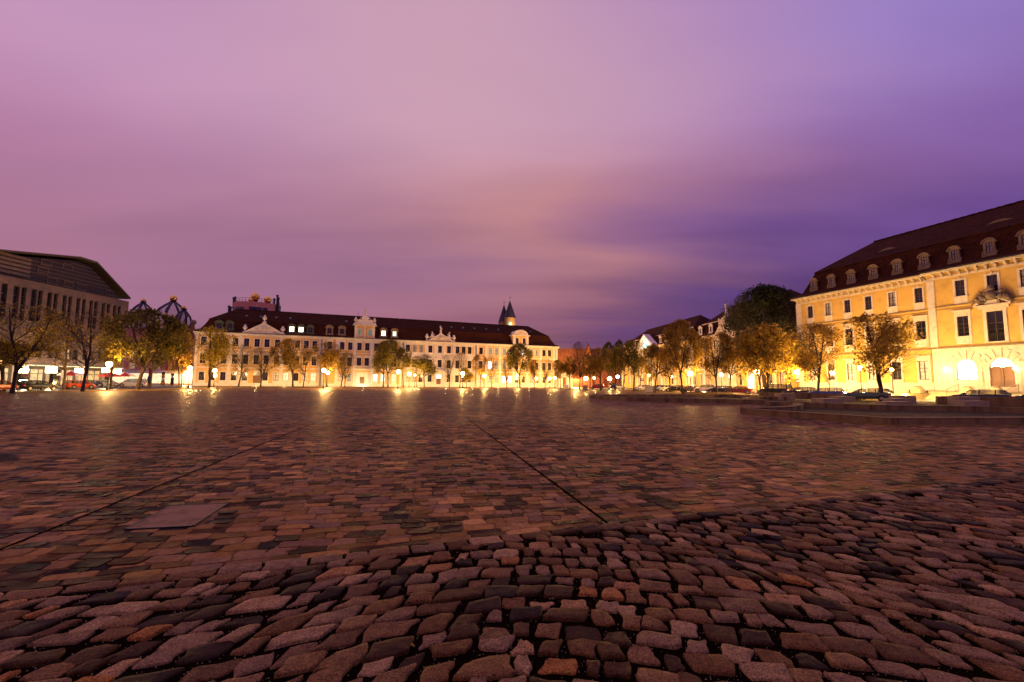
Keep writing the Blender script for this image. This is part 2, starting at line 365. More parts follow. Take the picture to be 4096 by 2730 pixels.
M['groove'] = mat('groove_shadow', (0.006, 0.003, 0.002), 0.95, spec=0.0)
# ------------------------------------------------------------------ ground
A0 = R(11.6); E1 = Vector((math.cos(A0), math.sin(A0))); E2 = Vector((-math.sin(A0), math.cos(A0)))
def sheet(name, pts, z, m):
    mb = MB(); mb.add([(p[0], p[1], z) for p in pts], [tuple(range(len(pts)))])
    return tag(mb.build(name, m), kind='structure')
sheet('ground', [(-1500, -300), (1500, -300), (1500, 1800), (-1500, 1800)], -0.05, M['asphalt'])
sheet('plaza_paving', [(-55, -20), (60, -20), (40, 60), (24, 112), (-2, 142), (-59, 106)], -0.012, M['settfar'])
# leaf-strewn gravel strips under the trees
sheet('gravel_strip_west', [(-55, -20), (-59, 106), (-66, 104), (-63.5, -20)], -0.004, M['gravel'])
sheet('gravel_strip_north', [(-66, 104), (-59, 106), (-2, 142), (24, 112), (37, 118), (12, 158), (-84, 117)], -0.006, M['gravel'])
sheet('gravel_strip_east', [(24, 112), (40, 60), (60, -20), (72, -20), (44, 62), (38, 118)], -0.008, M['gravel'])
sheet('pavement_west', [(-91.6, 20), (-78, 20), (-79, 115), (-91.6, 115)], 0.06, M['slab'])
sheet('pavement_north', [(-86.8, 118.5), (18, 160.3), (16.5, 164.8), (-85.8, 122.8)], 0.07, M['slab'])
sheet('pavement_east', [(51, 64), (48, 100), (44, 175), (50, 175), (54, 100), (56, 66)], 0.06, M['slab'])
sheet('basin_gravel', [G(2990, 1652), G(3545, 1697), G(4250, 1697), G(4600, 1610), G(3740, 1590), G(2700, 1575), G(2380, 1588), G(2515, 1600), G(3068, 1620)], 0.004, M['gravel2'])

# cobble / sett boundary line
BA = G(0, 2372).xy; BB = G(4096, 1908).xy
BD = (BB - BA).normalized(); BN = Vector((-BD.y, BD.x))          # BN points to the far side
def far_side(p): return (Vector(p) - BA).dot(BN)

# near setts: real stones
def stone(mb, pts, z0, z1, tilt, inset, dome=0.0, noise=0.0):
    k = len(pts); cx = sum(p[0] for p in pts) / k; cy = sum(p[1] for p in pts) / k
    o = len(mb.v)
    for p in pts: mb.v.append((p[0], p[1], z0))
    tx, ty = tilt
    rings = [(1 - inset * 0.35, z1 - (z1 - z0) * 0.22), (1 - inset, z1)]
    if dome: rings.append((0.45, z1 + dome))
    for s_, z in rings:
        for p in pts:
            dx = (p[0] - cx) * s_; dy = (p[1] - cy) * s_
            mb.v.append((cx + dx, cy + dy, z + dx * tx + dy * ty + (random.uniform(-noise, noise) if noise else 0)))
    for j in range(len(rings)):
        for i in range(k):
            a = o + j * k + i; b = o + j * k + (i + 1) % k
            mb.f.append((a, b, b + k, a + k))
    mb.f.append(tuple(o + len(rings) * k + i for i in range(k)))
def rounded(quad, cut, jit):
    out = []
    for i in range(4):
        p = quad[i]; a = quad[i - 1]; b = quad[(i + 1) % 4]
        for q in (a, b):
            out.append((p[0] + (q[0] - p[0]) * cut * random.uniform(.6, 1.3) + random.uniform(-jit, jit), p[1] + (q[1] - p[1]) * cut * random.uniform(.6, 1.3) + random.uniform(-jit, jit)))
    return out
SLAB = [G(470, 2126), G(818, 2113), G(931, 2008), G(644, 2021)]
slab_c = sum((p.xy for p in SLAB), Vector((0, 0))) / 4
# slab aligned with the paving grid
su = [(p.xy - slab_c).dot(E1) for p in SLAB]; sv = [(p.xy - slab_c).dot(E2) for p in SLAB]
SU = (max(su) - min(su)) * 0.5 * 0.66; SV = (max(sv) - min(sv)) * 0.5 * 0.82
GR = []      # grooves (point, dir)
for a, b in (((1262, 1673), (0, 2300)), ((1880, 1673), (2353, 2074)), ((2300, 1600), (3320, 1717)), ((0, 1769), (609, 1682))):
    p = G(*a).xy; q = G(*b).xy; GR.append(('v', (p.dot(E1) + q.dot(E1)) / 2, a, b))
crossv = (G(0, 2030).xy.dot(E2) + G(2918, 1917).xy.dot(E2)) / 2
YM = 19.0
mb = MB(); rng = random.Random(3)
sbase = []
vv = 1.5
vstops = [crossv]
while vv < YM + 6:
    rh = rng.uniform(0.175, 0.225)
    if vv < crossv < vv + rh + 0.05: rh = max(0.1, crossv - vv - 0.012); nxt = crossv + 0.012
    else: nxt = vv + rh
    uu = -26 + rng.uniform(0, .3)
    while uu < 26:
        bw = rng.choice((0.18, 0.21, 0.25, 0.29, 0.33, 0.38)) * rng.uniform(.9, 1.1)
        for g in GR:
            if uu < g[1] < uu + bw: bw = max(0.07, g[1] - uu - 0.012)
        x0, x1 = uu, uu + bw; y0, y1 = vv, vv + rh
        uu += bw
        for g in GR:
            if abs(uu - (g[1] - 0.012)) < 1e-6: uu = g[1] + 0.012
        c_ = E1 * ((x0 + x1) / 2) + E2 * ((y0 + y1) / 2)
        if c_.y > YM or abs(c_.x) > c_.y * 1.16 + 1.5 or c_.y < 2: continue
        if far_side(c_) < 0.30: continue
        if abs((c_ - slab_c).dot(E1)) < SU + 0.03 + bw / 2 and abs((c_ - slab_c).dot(E2)) < SV + 0.03 + rh / 2 - 0.05: continue
        g = 0.004
        quad = [(E1 * a + E2 * b) for a, b in ((x0 + g, y0 + g), (x1 - g, y0 + g), (x1 - g, y1 - g), (x0 + g, y1 - g))]
        quad = [(q.x + rng.uniform(-.010, .010), q.y + rng.uniform(-.010, .010)) for q in quad]
        if c_.y < 11: pts = rounded(quad, 0.16, 0.002)
        else: pts = quad
        z1 = rng.uniform(-.002, .005)
        stone(mb, pts, -0.010, z1, (rng.uniform(-.03, .03), rng.uniform(-.03, .03)), 0.07 if c_.y < 11 else 0.1)
    vv = nxt
# two border rows of larger blocks along the cobble boundary
for k in range(2):
    s_ = -4.0
    while s_ < 20:
        L_ = rng.uniform(0.28, 0.5)
        a, b = 0.002 + k * 0.15, 0.145 + k * 0.15
        quad = [BA + BD * (s_ + 0.006) + BN * a, BA + BD * (s_ + L_ - .006) + BN * a, BA + BD * (s_ + L_ - .006) + BN * b, BA + BD * (s_ + .006) + BN * b]
        stone(mb, rounded([(q.x, q.y) for q in quad], 0.1, 0.003), -0.010, rng.uniform(-.001, .004), (rng.uniform(-.01, .01),) * 2, 0.06)
        s_ += L_
o = tag(mb.build('near_sett_paving', M['sett']), kind='structure')
sheet('sett_joint_bed', [(-24, 0.5), (24, 0.5), (24, 19.2), (-24, 19.2)], -0.0065, M['settfar'])
# grooves between paving fields
mb = MB()
for g in GR:
    u0 = g[1]; y0, y1 = (2, 50)
    a = G(*g[2]).xy.dot(E2); b = G(*g[3]).xy.dot(E2); a, b = min(a, b), max(a, b)
    if g is GR[1]: a -= 0.3
    p0 = E1 * u0 + E2 * a; p1 = E1 * u0 + E2 * b; nn = E1 * 0.019
    mb.add([(p0.x - nn.x, p0.y - nn.y, 0.0075), (p0.x + nn.x, p0.y + nn.y, 0.0075), (p1.x + nn.x, p1.y + nn.y, 0.0075), (p1.x - nn.x, p1.y - nn.y, 0.0075)], [(0, 1, 2, 3)])
tag(mb.build('drainage_groove', M['groove']), kind='structure')
# smooth slab set in the setts
mb = MB()
q = [slab_c + E1 * (a * SU) + E2 * (b * SV) for a, b in ((-1, -1), (1, -1), (1, 1), (-1, 1))]
mb.xyprism([(p.x, p.y) for p in q], -0.01, 0.004)
o = mb.build('access_slab', mat('access_slab_concrete', (0.30, 0.185, 0.085), 0.8, 0.5, 3.0, 0.3, 60, spec=.04)); tag(o, 'smooth grey pink concrete slab let into the square paving', 'paving slab')
mb = MB()
for a in (-1, 1):
    p0 = slab_c + E1 * (a * (SU + .012)) - E2 * SV; p1 = slab_c + E1 * (a * (SU + .012)) + E2 * SV
    mb.path([(p0.x, p0.y), (p1.x, p1.y)], 0.018, -0.01, 0.009)
for b_ in (-1, 1):
    p0 = slab_c + E2 * (b_ * (SV + .012)) - E1 * SU; p1 = slab_c + E2 * (b_ * (SV + .012)) + E1 * SU
    mb.path([(p0.x, p0.y), (p1.x, p1.y)], 0.018, -0.01, 0.009)
mb.build('rim', M['iron'], o)
for a, b_ in ((-.8, -.8), (.8, -.8), (-.8, .8), (.8, .8)):
    p0 = slab_c + E1 * (a * SU) + E2 * (b_ * SV); t_ = MB(); t_.lathe([(.022, .0), (.022, .006), (.012, .0065)], k=10); t_.build('lifting_hole', M['iron'], o, (p0.x, p0.y, 0))

# big cobbles laid in arcs in front
mb = MB(); rng = random.Random(11)
joint = []
def arcmap(s_, r_):
    # rows bow away from the viewer in the middle
    x = s_
    y = r_ - 0.33 * (math.sqrt((x - 0.5) ** 2 + .5) - .7)
    y += 0.07 * math.sin(x * 2.1 + r_ * 0.7) + 0.05 * math.sin(x * 0.9 + 1)
    return Vector((x + 0.10 * math.sin(r_ * 1.7 + 0.4 * x) , y))
r_ = 0.4
def cob(quad, c_):
    # rounded irregular outline
    pts = []
    for i in range(4):
        p = quad[i]; nx = quad[(i + 1) % 4]; pv = quad[i - 1]; cut = rng.uniform(.07, .17)
        pts.append(p.lerp(pv, cut)); pts.append(p.lerp((pv + nx) / 2, cut * rng.uniform(.35, .55))); pts.append(p.lerp(nx, cut))
        md = p.lerp(nx, rng.uniform(.42, .58)); e = (nx - p).normalized(); md += Vector((e.y, -e.x)) * rng.uniform(-.018, .020); pts.append(md)
    pts = [(p.x + rng.uniform(-.005, .005), p.y + rng.uniform(-.005, .005)) for p in pts]
    z1 = rng.uniform(-.004, .012)
    k = len(pts); o = len(mb.v)
    tx, ty = rng.uniform(-.05, .05), rng.uniform(-.05, .05)
    for s2, z in ((1.0, -0.05), (1.0, z1 - 0.013), (0.97, z1 - 0.003), (0.91, z1 + 0.001), (0.5, z1 + 0.002)):
        for p in pts:
            dx = (p[0] - c_.x) * s2; dy = (p[1] - c_.y) * s2
            mb.v.append((c_.x + dx, c_.y + dy, z + dx * tx + dy * ty + rng.uniform(-.0032, .0032)))
    for j in range(4):
        for i in range(k):
            a = o + j * k + i; b = o + j * k + (i + 1) % k; mb.f.append((a, b, b + k, a + k))
    mb.f.append(tuple(o + 4 * k + i for i in range(k)))
while r_ < 19:
    rh = rng.uniform(0.185, 0.25)
    s_ = -7 + rng.uniform(0, .3)
    while s_ < 15:
        bw = rng.choice((0.16, 0.19, 0.22, 0.26, 0.31)) * rng.uniform(.85, 1.15)
        g = rng.uniform(0.011, 0.021)
        hj = rng.uniform(-0.04, 0.04)
        quad = [arcmap(s_ + g + rng.uniform(-.03, .042), r_ + g + hj + rng.uniform(-.024, .034)), arcmap(s_ + bw - g + rng.uniform(-.042, .03), r_ + g + hj + rng.uniform(-.024, .034)),
                arcmap(s_ + bw - g + rng.uniform(-.042, .03), r_ + rh - g + hj + rng.uniform(-.034, .024)), arcmap(s_ + g + rng.uniform(-.03, .042), r_ + rh - g + hj + rng.uniform(-.034, .024))]
        s_ += bw
        c_ = sum(quad, Vector((0, 0))) / 4
        if c_.y < 1.2 or abs(c_.x) > c_.y * 1.2 + 2.5: continue
        if far_side(c_) > -0.235: continue
        cob(quad, c_)
    r_ += rh
s_ = -5.0
while s_ < 22:                    # closing row of stones along the boundary
    L_ = rng.uniform(.2, .42); a, b = -.02 - rng.uniform(0, .02), -.17 - rng.uniform(0, .07)
    quad = [BA + BD * (s_ + .012) + BN * b, BA + BD * (s_ + L_ - .012) + BN * (b + rng.uniform(-.02, .02)), BA + BD * (s_ + L_ - .012) + BN * a, BA + BD * (s_ + .012) + BN * a]
    cob(quad, sum(quad, Vector((0, 0))) / 4); s_ += L_
tag(mb.build('cobblestone_paving', M['cobble'], loc=(0, 0, .012), smooth=True), kind='structure')
# bed the cobbles sit in, with small grit
mb = MB(); q = [BA - BD * 8 - BN * .003, BA - BD * 8 - BN * 9, BB + BD * 8 - BN * 14, BB + BD * 8 - BN * .003]
mb.add([(p.x, p.y, 0.0) for p in q], [(0, 1, 2, 3)])
o = tag(mb.build('cobble_joint_bed', M['joint']), kind='structure'); o.location.z = -0.0035
mb = MB()
for i in range(16000):
    y = rng.uniform(1.6, 9); x = rng.uniform(-y * 1.15, y * 1.2)
    if far_side((x, y)) > -0.02: continue
    s_ = rng.uniform(.002, .0055)
    mb.add([(x - s_, y - s_, -.004), (x + s_, y - s_ * .6, -.004), (x + s_ * .3, y + s_, -.004), (x, y, s_ * 1.3 - .003)], [(0, 1, 3), (1, 2, 3), (2, 0, 3)])
tag(mb.build('grit', M['block']), kind='stuff')
# fallen leaves
mb = MB()
def leaf(x, y, z, s_, t):
    ca, sa = math.cos(t), math.sin(t); k = [(-1, 0, 0), (-.3, .5, .25), (.5, .42, .1), (1.1, 0, .3), (.45, -.5, .15), (-.35, -.45, 0)]
    mb.add([(x + (a * ca - b * sa) * s_, y + (a * sa + b * ca) * s_, z + c2 * s_) for a, b, c2 in k], [(0, 1, 2, 3, 4, 5)])
for i in range(240):
    y = 2.6 * (1 + rng.random() * 4) ** 1.1; x = rng.uniform(-y * 1.1, y * 1.1); leaf(x, y, 0.014, rng.uniform(.012, .036), rng.uniform(0, 6.3))
for i in range(2200):
    y = rng.uniform(12, 60); x = rng.uniform(-1, 1) * y
    if rng.random() < .6: x = abs(x)
    leaf(x, y, 0.012, rng.uniform(.02, .045), rng.uniform(0, 6.3))
for i in range(1500):          # drift against the front seat wall
    t = rng.random(); p = G(3300 + 900 * t, 1703 if t > .27 else 1680 + 23 * t / .27)
    leaf(p.x + rng.uniform(-.4, .4), p.y - abs(rng.gauss(0, .16)) - .03, 0.02, rng.uniform(.03, .06), rng.uniform(0, 6.3))
for i in range(5000):
    t = rng.random()
    k = rng.random()
    if k < .4: x, y = rng.uniform(-64, -54), rng.uniform(30, 104)
    elif k < .75: x = rng.uniform(-62, 18); y = 107.5 + (x + 62) * .42 + rng.uniform(-3, 8)
    else: y = rng.uniform(62, 115); x = rng.uniform(25, 41)
    leaf(x, y, 0.02, rng.uniform(.05, .09), rng.uniform(0, 6.3))
tag(mb.build('fallen_leaves', LEAF['orange']), kind='stuff')
# moss tufts in the joints of the boundary
mb = MB()
for s0 in (1.9, 2.1, 2.25, 2.45, 2.8, 3.05, 0.8, 3.9, 5.2):
    c0 = BA + BD * s0
    for i in range(70):
        x = c0.x + rng.gauss(0, .05); y = c0.y + rng.gauss(0, .014) - .01; h = rng.uniform(.006, .022); dx, dy = rng.uniform(-.008, .008), rng.uniform(-.008, .008)
        mb.add([(x - .0016, y, -.002), (x + .0016, y, -.002), (x + dx, y + dy, h)], [(0, 1, 2)])
tag(mb.build('moss_tufts', M['grass']), kind='stuff')

# ------------------------------------------------------------------ concrete seat walls
def wall_path(name, label, px, h, w_, mt='concrete', smooth_n=0):
    pts = [G(a, b, h).xy for a, b in px]
    if smooth_n:
        for _ in range(smooth_n):
            q = [pts[0]]
            for i in range(len(pts) - 1): q += [pts[i].lerp(pts[i + 1], .25), pts[i].lerp(pts[i + 1], .75)]
            pts = q + [pts[-1]]
    mb = MB(); mb.path([(p.x, p.y) for p in pts], w_, -0.01, h - 0.04); mb.path([(p.x, p.y) for p in pts], w_ + 0.03, h - 0.035, h)
    return tag(mb.build(name, M[mt]), label, 'seat wall', 'curved concrete seat walls')
wall_path('seat_wall', 'nearest low concrete wall, angled, with fallen leaves heaped against it', [(4600, 1674), (4096, 1669), (3545, 1670), (3250, 1651), (2985, 1635)], 0.31, 0.62)
wall_path('seat_wall', 'hooked concrete wall curling back like a letter C', [(2975, 1631), (3090, 1629), (3170, 1625), (3200, 1618), (3185, 1612), (3130, 1608.5), (3068, 1608)], 0.33, 0.55, smooth_n=2)
wall_path('seat_wall', 'long straight dark wall behind the nearest wall, below the pale blocks', [(3150, 1607.5), (3500, 1619.5), (3960, 1627), (4096, 1632), (4600, 1652)], 0.38, 0.5)
wall_path('seat_wall', 'low concrete wall running left to a pointed tip on the open square', [(3066, 1601), (2880, 1596.5), (2512, 1589.5), (2364, 1581)], 0.38, 0.5)
wall_path('seat_wall', 'narrow rear concrete wall leaving the pointed tip', [(2372, 1579.6), (2880, 1576.5), (3050, 1584)], 0.38, 0.5)
wall_path('seat_wall', 'small S shaped concrete wall between the two long walls', [(3064, 1599), (3000, 1598), (2972, 1593.5), (3000, 1588), (3080, 1586), (3154, 1588)], 0.40, 0.5, smooth_n=2)
wall_path('seat_wall', 'taller stained wall in front of the dark jeep and the black hatchback', [(3038, 1570), (3180, 1571.5), (3446, 1577)], 0.72, 0.45)
wall_path('seat_wall', 'taller stained wall in front of the green estate car', [(3452, 1576.5), (3712, 1576)], 0.72, 0.5)
wall_path('seat_wall', 'low rear wall in front of the white off-roader', [(2737, 1569.5), (2930, 1569.5)], 0.5, 0.4)
wall_path('seat_wall', 'tall pale edged wall in front of the black estate car by the steps', [(3744, 1585), (3960, 1588.5), (4110, 1592.5), (4500, 1604)], 0.78, 0.5)
for lab, x0, x1, yb, h, d in (('pale stone block at the far end of the hooked wall', 3126, 3182, 1602, 0.75, 1.0), ('flat stone block left of the group under the leafy tree', 3294, 3373, 1616, 0.48, 1.4),
        ('stone block tucked against the rear wall', 3356, 3423, 1608, 0.55, 1.2), ('lowest flat block in front of the stepped pair', 3544, 3642, 1627, 0.40, 0.8),
        ('middle block of the stepped group', 3574, 3655, 1619, 0.55, 1.1), ('rear block of the stepped group under the leafy tree', 3596, 3666, 1614, 0.75, 1.0),
        ('tall pale block in front of the black estate car', 3839, 3922, 1623, 0.78, 1.0), ('long low block at the foot of the tall pale block', 3860, 3960, 1629, 0.50, 0.9)):
    a = G(x0, yb); b = G(x1, yb); mb = MB()
    W_ = (b - a).length; mb.box(0, W_, 0, d, 0, h - .05); mb.box(-.012, W_ + .012, -.012, d + .012, h - .047, h)
    o = mb.build('stone_block', M['block'], loc=a, rz=math.atan2(b.y - a.y, b.x - a.x)); tag(o, lab, 'stone block', 'stone seat blocks')
# ------------------------------------------------------------------ buildings
class Frame:
    def __init__(s, o, d):
        s.o = Vector(o[:2]); s.d = Vector(d[:2]).normalized(); s.n = Vector((-s.d.y, s.d.x)); s.ang = math.atan2(s.d.y, s.d.x)
    def hit(s, px, py, dep=0.0):
        r_ = ray(px, py); t = (s.o.dot(s.n) + dep) / (r_.x * s.n.x + r_.y * s.n.y)
        p = Vector((r_.x * t, r_.y * t)); return (p - s.o).dot(s.d), EYE + r_.z * t
    def u(s, px, py=1450, dep=0.0): return s.hit(px, py, dep)[0]
    def z(s, px, py, dep=0.0): return s.hit(px, py, dep)[1]
    def pos(s, u, dep=0.0, z=0.0): p = s.o + s.d * u + s.n * dep; return (p.x, p.y, z)
def wallgrid(mb, u0, u1, z0, z1, holes, dep=0.22, m=0, y=0.0, back=None):
    xs = sorted({u0, u1, *[h[0] for h in holes], *[h[1] for h in holes]}); zs = sorted({z0, z1, *[h[2] for h in holes], *[h[3] for h in holes]})
    for i in range(len(xs) - 1):
        for j in range(len(zs) - 1):
            cx = (xs[i] + xs[i + 1]) / 2; cz = (zs[j] + zs[j + 1]) / 2
            if any(h[0] < cx < h[1] and h[2] < cz < h[3] for h in holes): continue
            mb.add([(xs[i], y, zs[j]), (xs[i + 1], y, zs[j]), (xs[i + 1], y, zs[j + 1]), (xs[i], y, zs[j + 1])], [(0, 1, 2, 3)], m)
    for a, b, c_, d in holes:
        mb.add([(a, y, c_), (b, y, c_), (b, y, d), (a, y, d), (a, y + dep, c_), (b, y + dep, c_), (b, y + dep, d), (a, y + dep, d)],
               [(0, 4, 5, 1), (1, 5, 6, 2), (2, 6, 7, 3), (3, 7, 4, 0)], m)
_wc = {}
def window_mesh(w_, h, pane, grid=(2, 3), arch=False, dep=0.16, bar=0.055):
    k = ('w', round(w_, 2), round(h, 2), pane, grid, arch, dep)
    if k in _wc: return _wc[k]
    mb = MB(); hw = w_ / 2
    if arch:
        pts = [(-hw, 0), (hw, 0)] + [(hw * math.cos(t), h - hw + hw * math.sin(t)) for t in [math.pi * i / 12 for i in range(13)]]
        mb.add([(x, dep, z) for x, z in pts], [tuple(range(len(pts)))], 1)
        pts2 = pts[1:]
        for i in range(len(pts2) - 1):
            mb.tube((pts2[i][0], dep - .03, pts2[i][1]), (pts2[i + 1][0], dep - .03, pts2[i + 1][1]), bar * .8, bar * .8, 4, 0, False)
        zz = h - hw
    else:
        mb.add([(-hw, dep, 0), (hw, dep, 0), (hw, dep, h), (-hw, dep, h)], [(0, 1, 2, 3)], 1)
        mb.box(-hw, hw, dep - .06, dep - .002, h - bar * 1.2, h, 0); zz = h
    mb.box(-hw, -hw + bar * 1.2, dep - .06, dep - .004, 0, zz, 0); mb.box(hw - bar * 1.2, hw, dep - .06, dep - .004, 0, zz, 0); mb.box(-hw, hw, dep - .06, dep - .002, 0, bar * 1.4, 0)
    for i in range(1, grid[0]):
        x = -hw + w_ * i / grid[0]; t = bar * .9 if i * 2 == grid[0] else bar * .4
        mb.box(x - t, x + t, dep - .05, dep - .006, 0, h - (0.02 if arch else 0), 0)
    zt = h * 0.62
    mb.box(-hw, hw, dep - .055, dep - .008, zt - bar * .8, zt + bar * .8, 0)
    for j in range(1, grid[1]):
        z = zt * j / grid[1]
        mb.box(-hw, hw, dep - .03, dep - .01, z - .018, z + .018, 0)
    me = mb.mesh('window', [M['frame'], M[pane]]); _wc[k] = me; return me
def surround_mesh(w_, h, style, mt='white', fw=0.2):
    k = ('s', round(w_, 2), round(h, 2), style, mt, fw)
    if k in _wc: return _wc[k]
    mb = MB(); hw = w_ / 2; p = -0.07
    if 'arch' in style:
        n_ = 12
        for i in range(n_):
            a, b = math.pi * i / n_, math.pi * (i + 1) / n_; r0_, r1_ = hw, hw + fw; zc_ = h - hw
            vs = [(r * math.cos(t), y, zc_ + r * math.sin(t)) for y in (p, 0.1) for t in (a, b) for r in (r0_, r1_)]
            mb.add(vs, [(0, 1, 3, 2), (1, 5, 7, 3), (4, 0, 2, 6), (4, 6, 7, 5), (0, 4, 5, 1), (2, 3, 7, 6)])
            # spandrel between the arch and the square opening
            x0, x1 = hw * math.cos(b), hw * math.cos(a)
            mb.add([(x0, 0.0, zc_ + hw * math.sin(b)), (x1, 0.0, zc_ + hw * math.sin(a)), (x1, 0.0, h), (x0, 0.0, h)], [(0, 1, 2, 3)])
            mb.add([(x0, 0.0, zc_ + hw * math.sin(b)), (x1, 0.0, zc_ + hw * math.sin(a)), (x1, 0.2, zc_ + hw * math.sin(a)), (x0, 0.2, zc_ + hw * math.sin(b))], [(0, 3, 2, 1)])
        zt = h - hw
    else:
        mb.box(-hw - fw, hw + fw, p, 0.02, h, h + fw); zt = h
    mb.box(-hw - fw, -hw, p, 0.02, 0, zt); mb.box(hw, hw + fw, p, 0.02, 0, zt)
    mb.box(-hw - fw - .08, hw + fw + .08, p - .09, 0.02, -.13, -.001)
    if 'panel' in style:
        mb.box(-hw - fw + .02, hw + fw - .02, p + .02, 0.02, -1.05, -.132)
        if 'deep' in style: mb.box(-hw + .02, hw - .02, p - .015, p + .018, -.9, -.3)
    if 'hood' in style:
        mb.box(-hw - fw + .02, hw + fw - .02, p + .01, 0.02, h + fw + .002, h + fw + .42)
        mb.box(-hw - fw - .2, hw + fw + .2, p - .22, 0.02, h + fw + .422, h + fw + .56)
    if 'key' in style: mb.box(-.1, .1, p - .05, 0.02, h + .02, h + fw + .14)
    if 'baroque' in style:
        n_ = 8
        pts = [(-hw - fw - .1, h + fw + .002), (hw + fw + .1, h + fw + .002)] + [((hw + fw + .1) * math.cos(math.pi * i / n_), h + fw + .15 + .42 * math.sin(math.pi * i / n_)) for i in range(n_ + 1)]
        mb.prism(pts, p - .06, 0.02); mb.ball((0, p - .1, h + fw + .28), .2, 8)
    me = mb.mesh('surround', [M[mt]]); _wc[k] = me; return me
def add_window(par, x, z, w_, h, pane='glass', style='', mt='white', fw=0.2, y=0.0, grid=(2, 3), dep=0.16, name='window', rec=True):
    wo = link(name, window_mesh(w_, h, pane, grid, 'arch' in style, dep), par, (x, y, z))
    if style is not None: link('surround', surround_mesh(w_, h, style, mt, fw), wo)
    return wo
def roof(mb, W, D, ze, zb, zr, sb, sr, hl, hr, ov=0.55, y0=0.0, fl=0.8):
    # mansard with flared eave; rows of (setback, z)
    prof = [(-ov, ze), (fl, ze + (zb - ze) * 0.22), (sb * 0.72, ze + (zb - ze) * .62), (sb, zb), (sb - .12, zb + .16), (sr, zr)]
    rows = []
    for s_, z in prof:
        xl = (s_ if hl else 0.0); xr = (W - s_ if hr else W)
        rows.append([(xl, y0 + s_, z), (xr, y0 + s_, z), (xr, y0 + 2 * sr - s_, z), (xl, y0 + 2 * sr - s_, z)])
    vs = [p for r_ in rows for p in r_]; fs = []
    for i in range(len(rows) - 1):
        a = i * 4; b = a + 4
        for j in range(4): fs.append((a + j, a + (j + 1) % 4, b + (j + 1) % 4, b + j))
    mb.add(vs, fs, 0); mb.add(rows[0], [(3, 2, 1, 0)], 0)
    xl = sr if hl else 0; xr = W - sr if hr else W
    # ridge tiles
    x = xl
    while x < xr - .3: mb.box(x, x + .34, y0 + sr - .14, y0 + sr + .14, zr - .05, zr + .11 + .03 * (int(x * 3) % 2), 0); x += .4
def urn_mesh(h):
    k = ('urn', round(h, 1))
    if k not in _wc:
        mb = MB(); mb.lathe([(.22 * h, 0), (.22 * h, .08 * h), (.09 * h, .12 * h), (.08 * h, .24 * h), (.25 * h, .42 * h), (.30 * h, .58 * h), (.20 * h, .68 * h), (.12 * h, .74 * h), (.18 * h, .80 * h), (.13 * h, .9 * h), (.03 * h, h)], k=10)
        mb.box(-.24 * h, .24 * h, -.24 * h, .24 * h, -.1 * h, 0.0)
        _wc[k] = mb.mesh('urn', [M['white']], True)
    return _wc[k]
def statue_mesh(kind):
    k = ('st', kind)
    if k in _wc: return _wc[k]
    mb = MB()
    if kind == 'stand':
        mb.box(-.4, .4, -.35, .35, -.2, .1)
        mb.lathe([(.36, .1), (.30, .5), (.27, .95), (.31, 1.15), (.22, 1.35), (.30, 1.7), (.33, 1.85), (.12, 1.98), (.10, 2.05)], k=10, sx=1, sy=.75)
        mb.ball((0, -.02, 2.2), .17, 10, sz=1.2)
        mb.tube((.30, 0, 1.8), (.50, -.1, 1.4), .09, .07); mb.tube((.50, -.1, 1.4), (.28, -.35, 1.25), .07, .05)
        mb.tube((-.30, 0, 1.8), (-.42, -.05, 2.2), .09, .07); mb.tube((-.42, -.05, 2.2), (-.12, -.1, 2.5), .07, .05)
    elif kind == 'recline':
        mb.tube((-.9, 0, .25), (-.2, -.05, .5), .2, .3, 8); mb.tube((-.2, -.05, .5), (.15, 0, 1.15), .33, .3, 8)
        mb.tube((.15, 0, 1.15), (.2, 0, 1.4), .12, .1, 6); mb.ball((.22, 0, 1.58), .19, 8, sz=1.2)
        mb.tube((.35, 0, 1.1), (.7, -.1, .6), .1, .07); mb.tube((0, -.1, 1.1), (-.5, -.15, .9), .1, .06)
        mb.tube((-.9, 0, .25), (-1.5, 0, .05), .17, .08, 8); mb.lathe([(.5, -.1), (.45, .2), (.3, .4), (.1, .5)], 0, 0, 8, sx=1.6)
    me = mb.mesh('statue', [M['white']], True); _wc[k] = me; return me
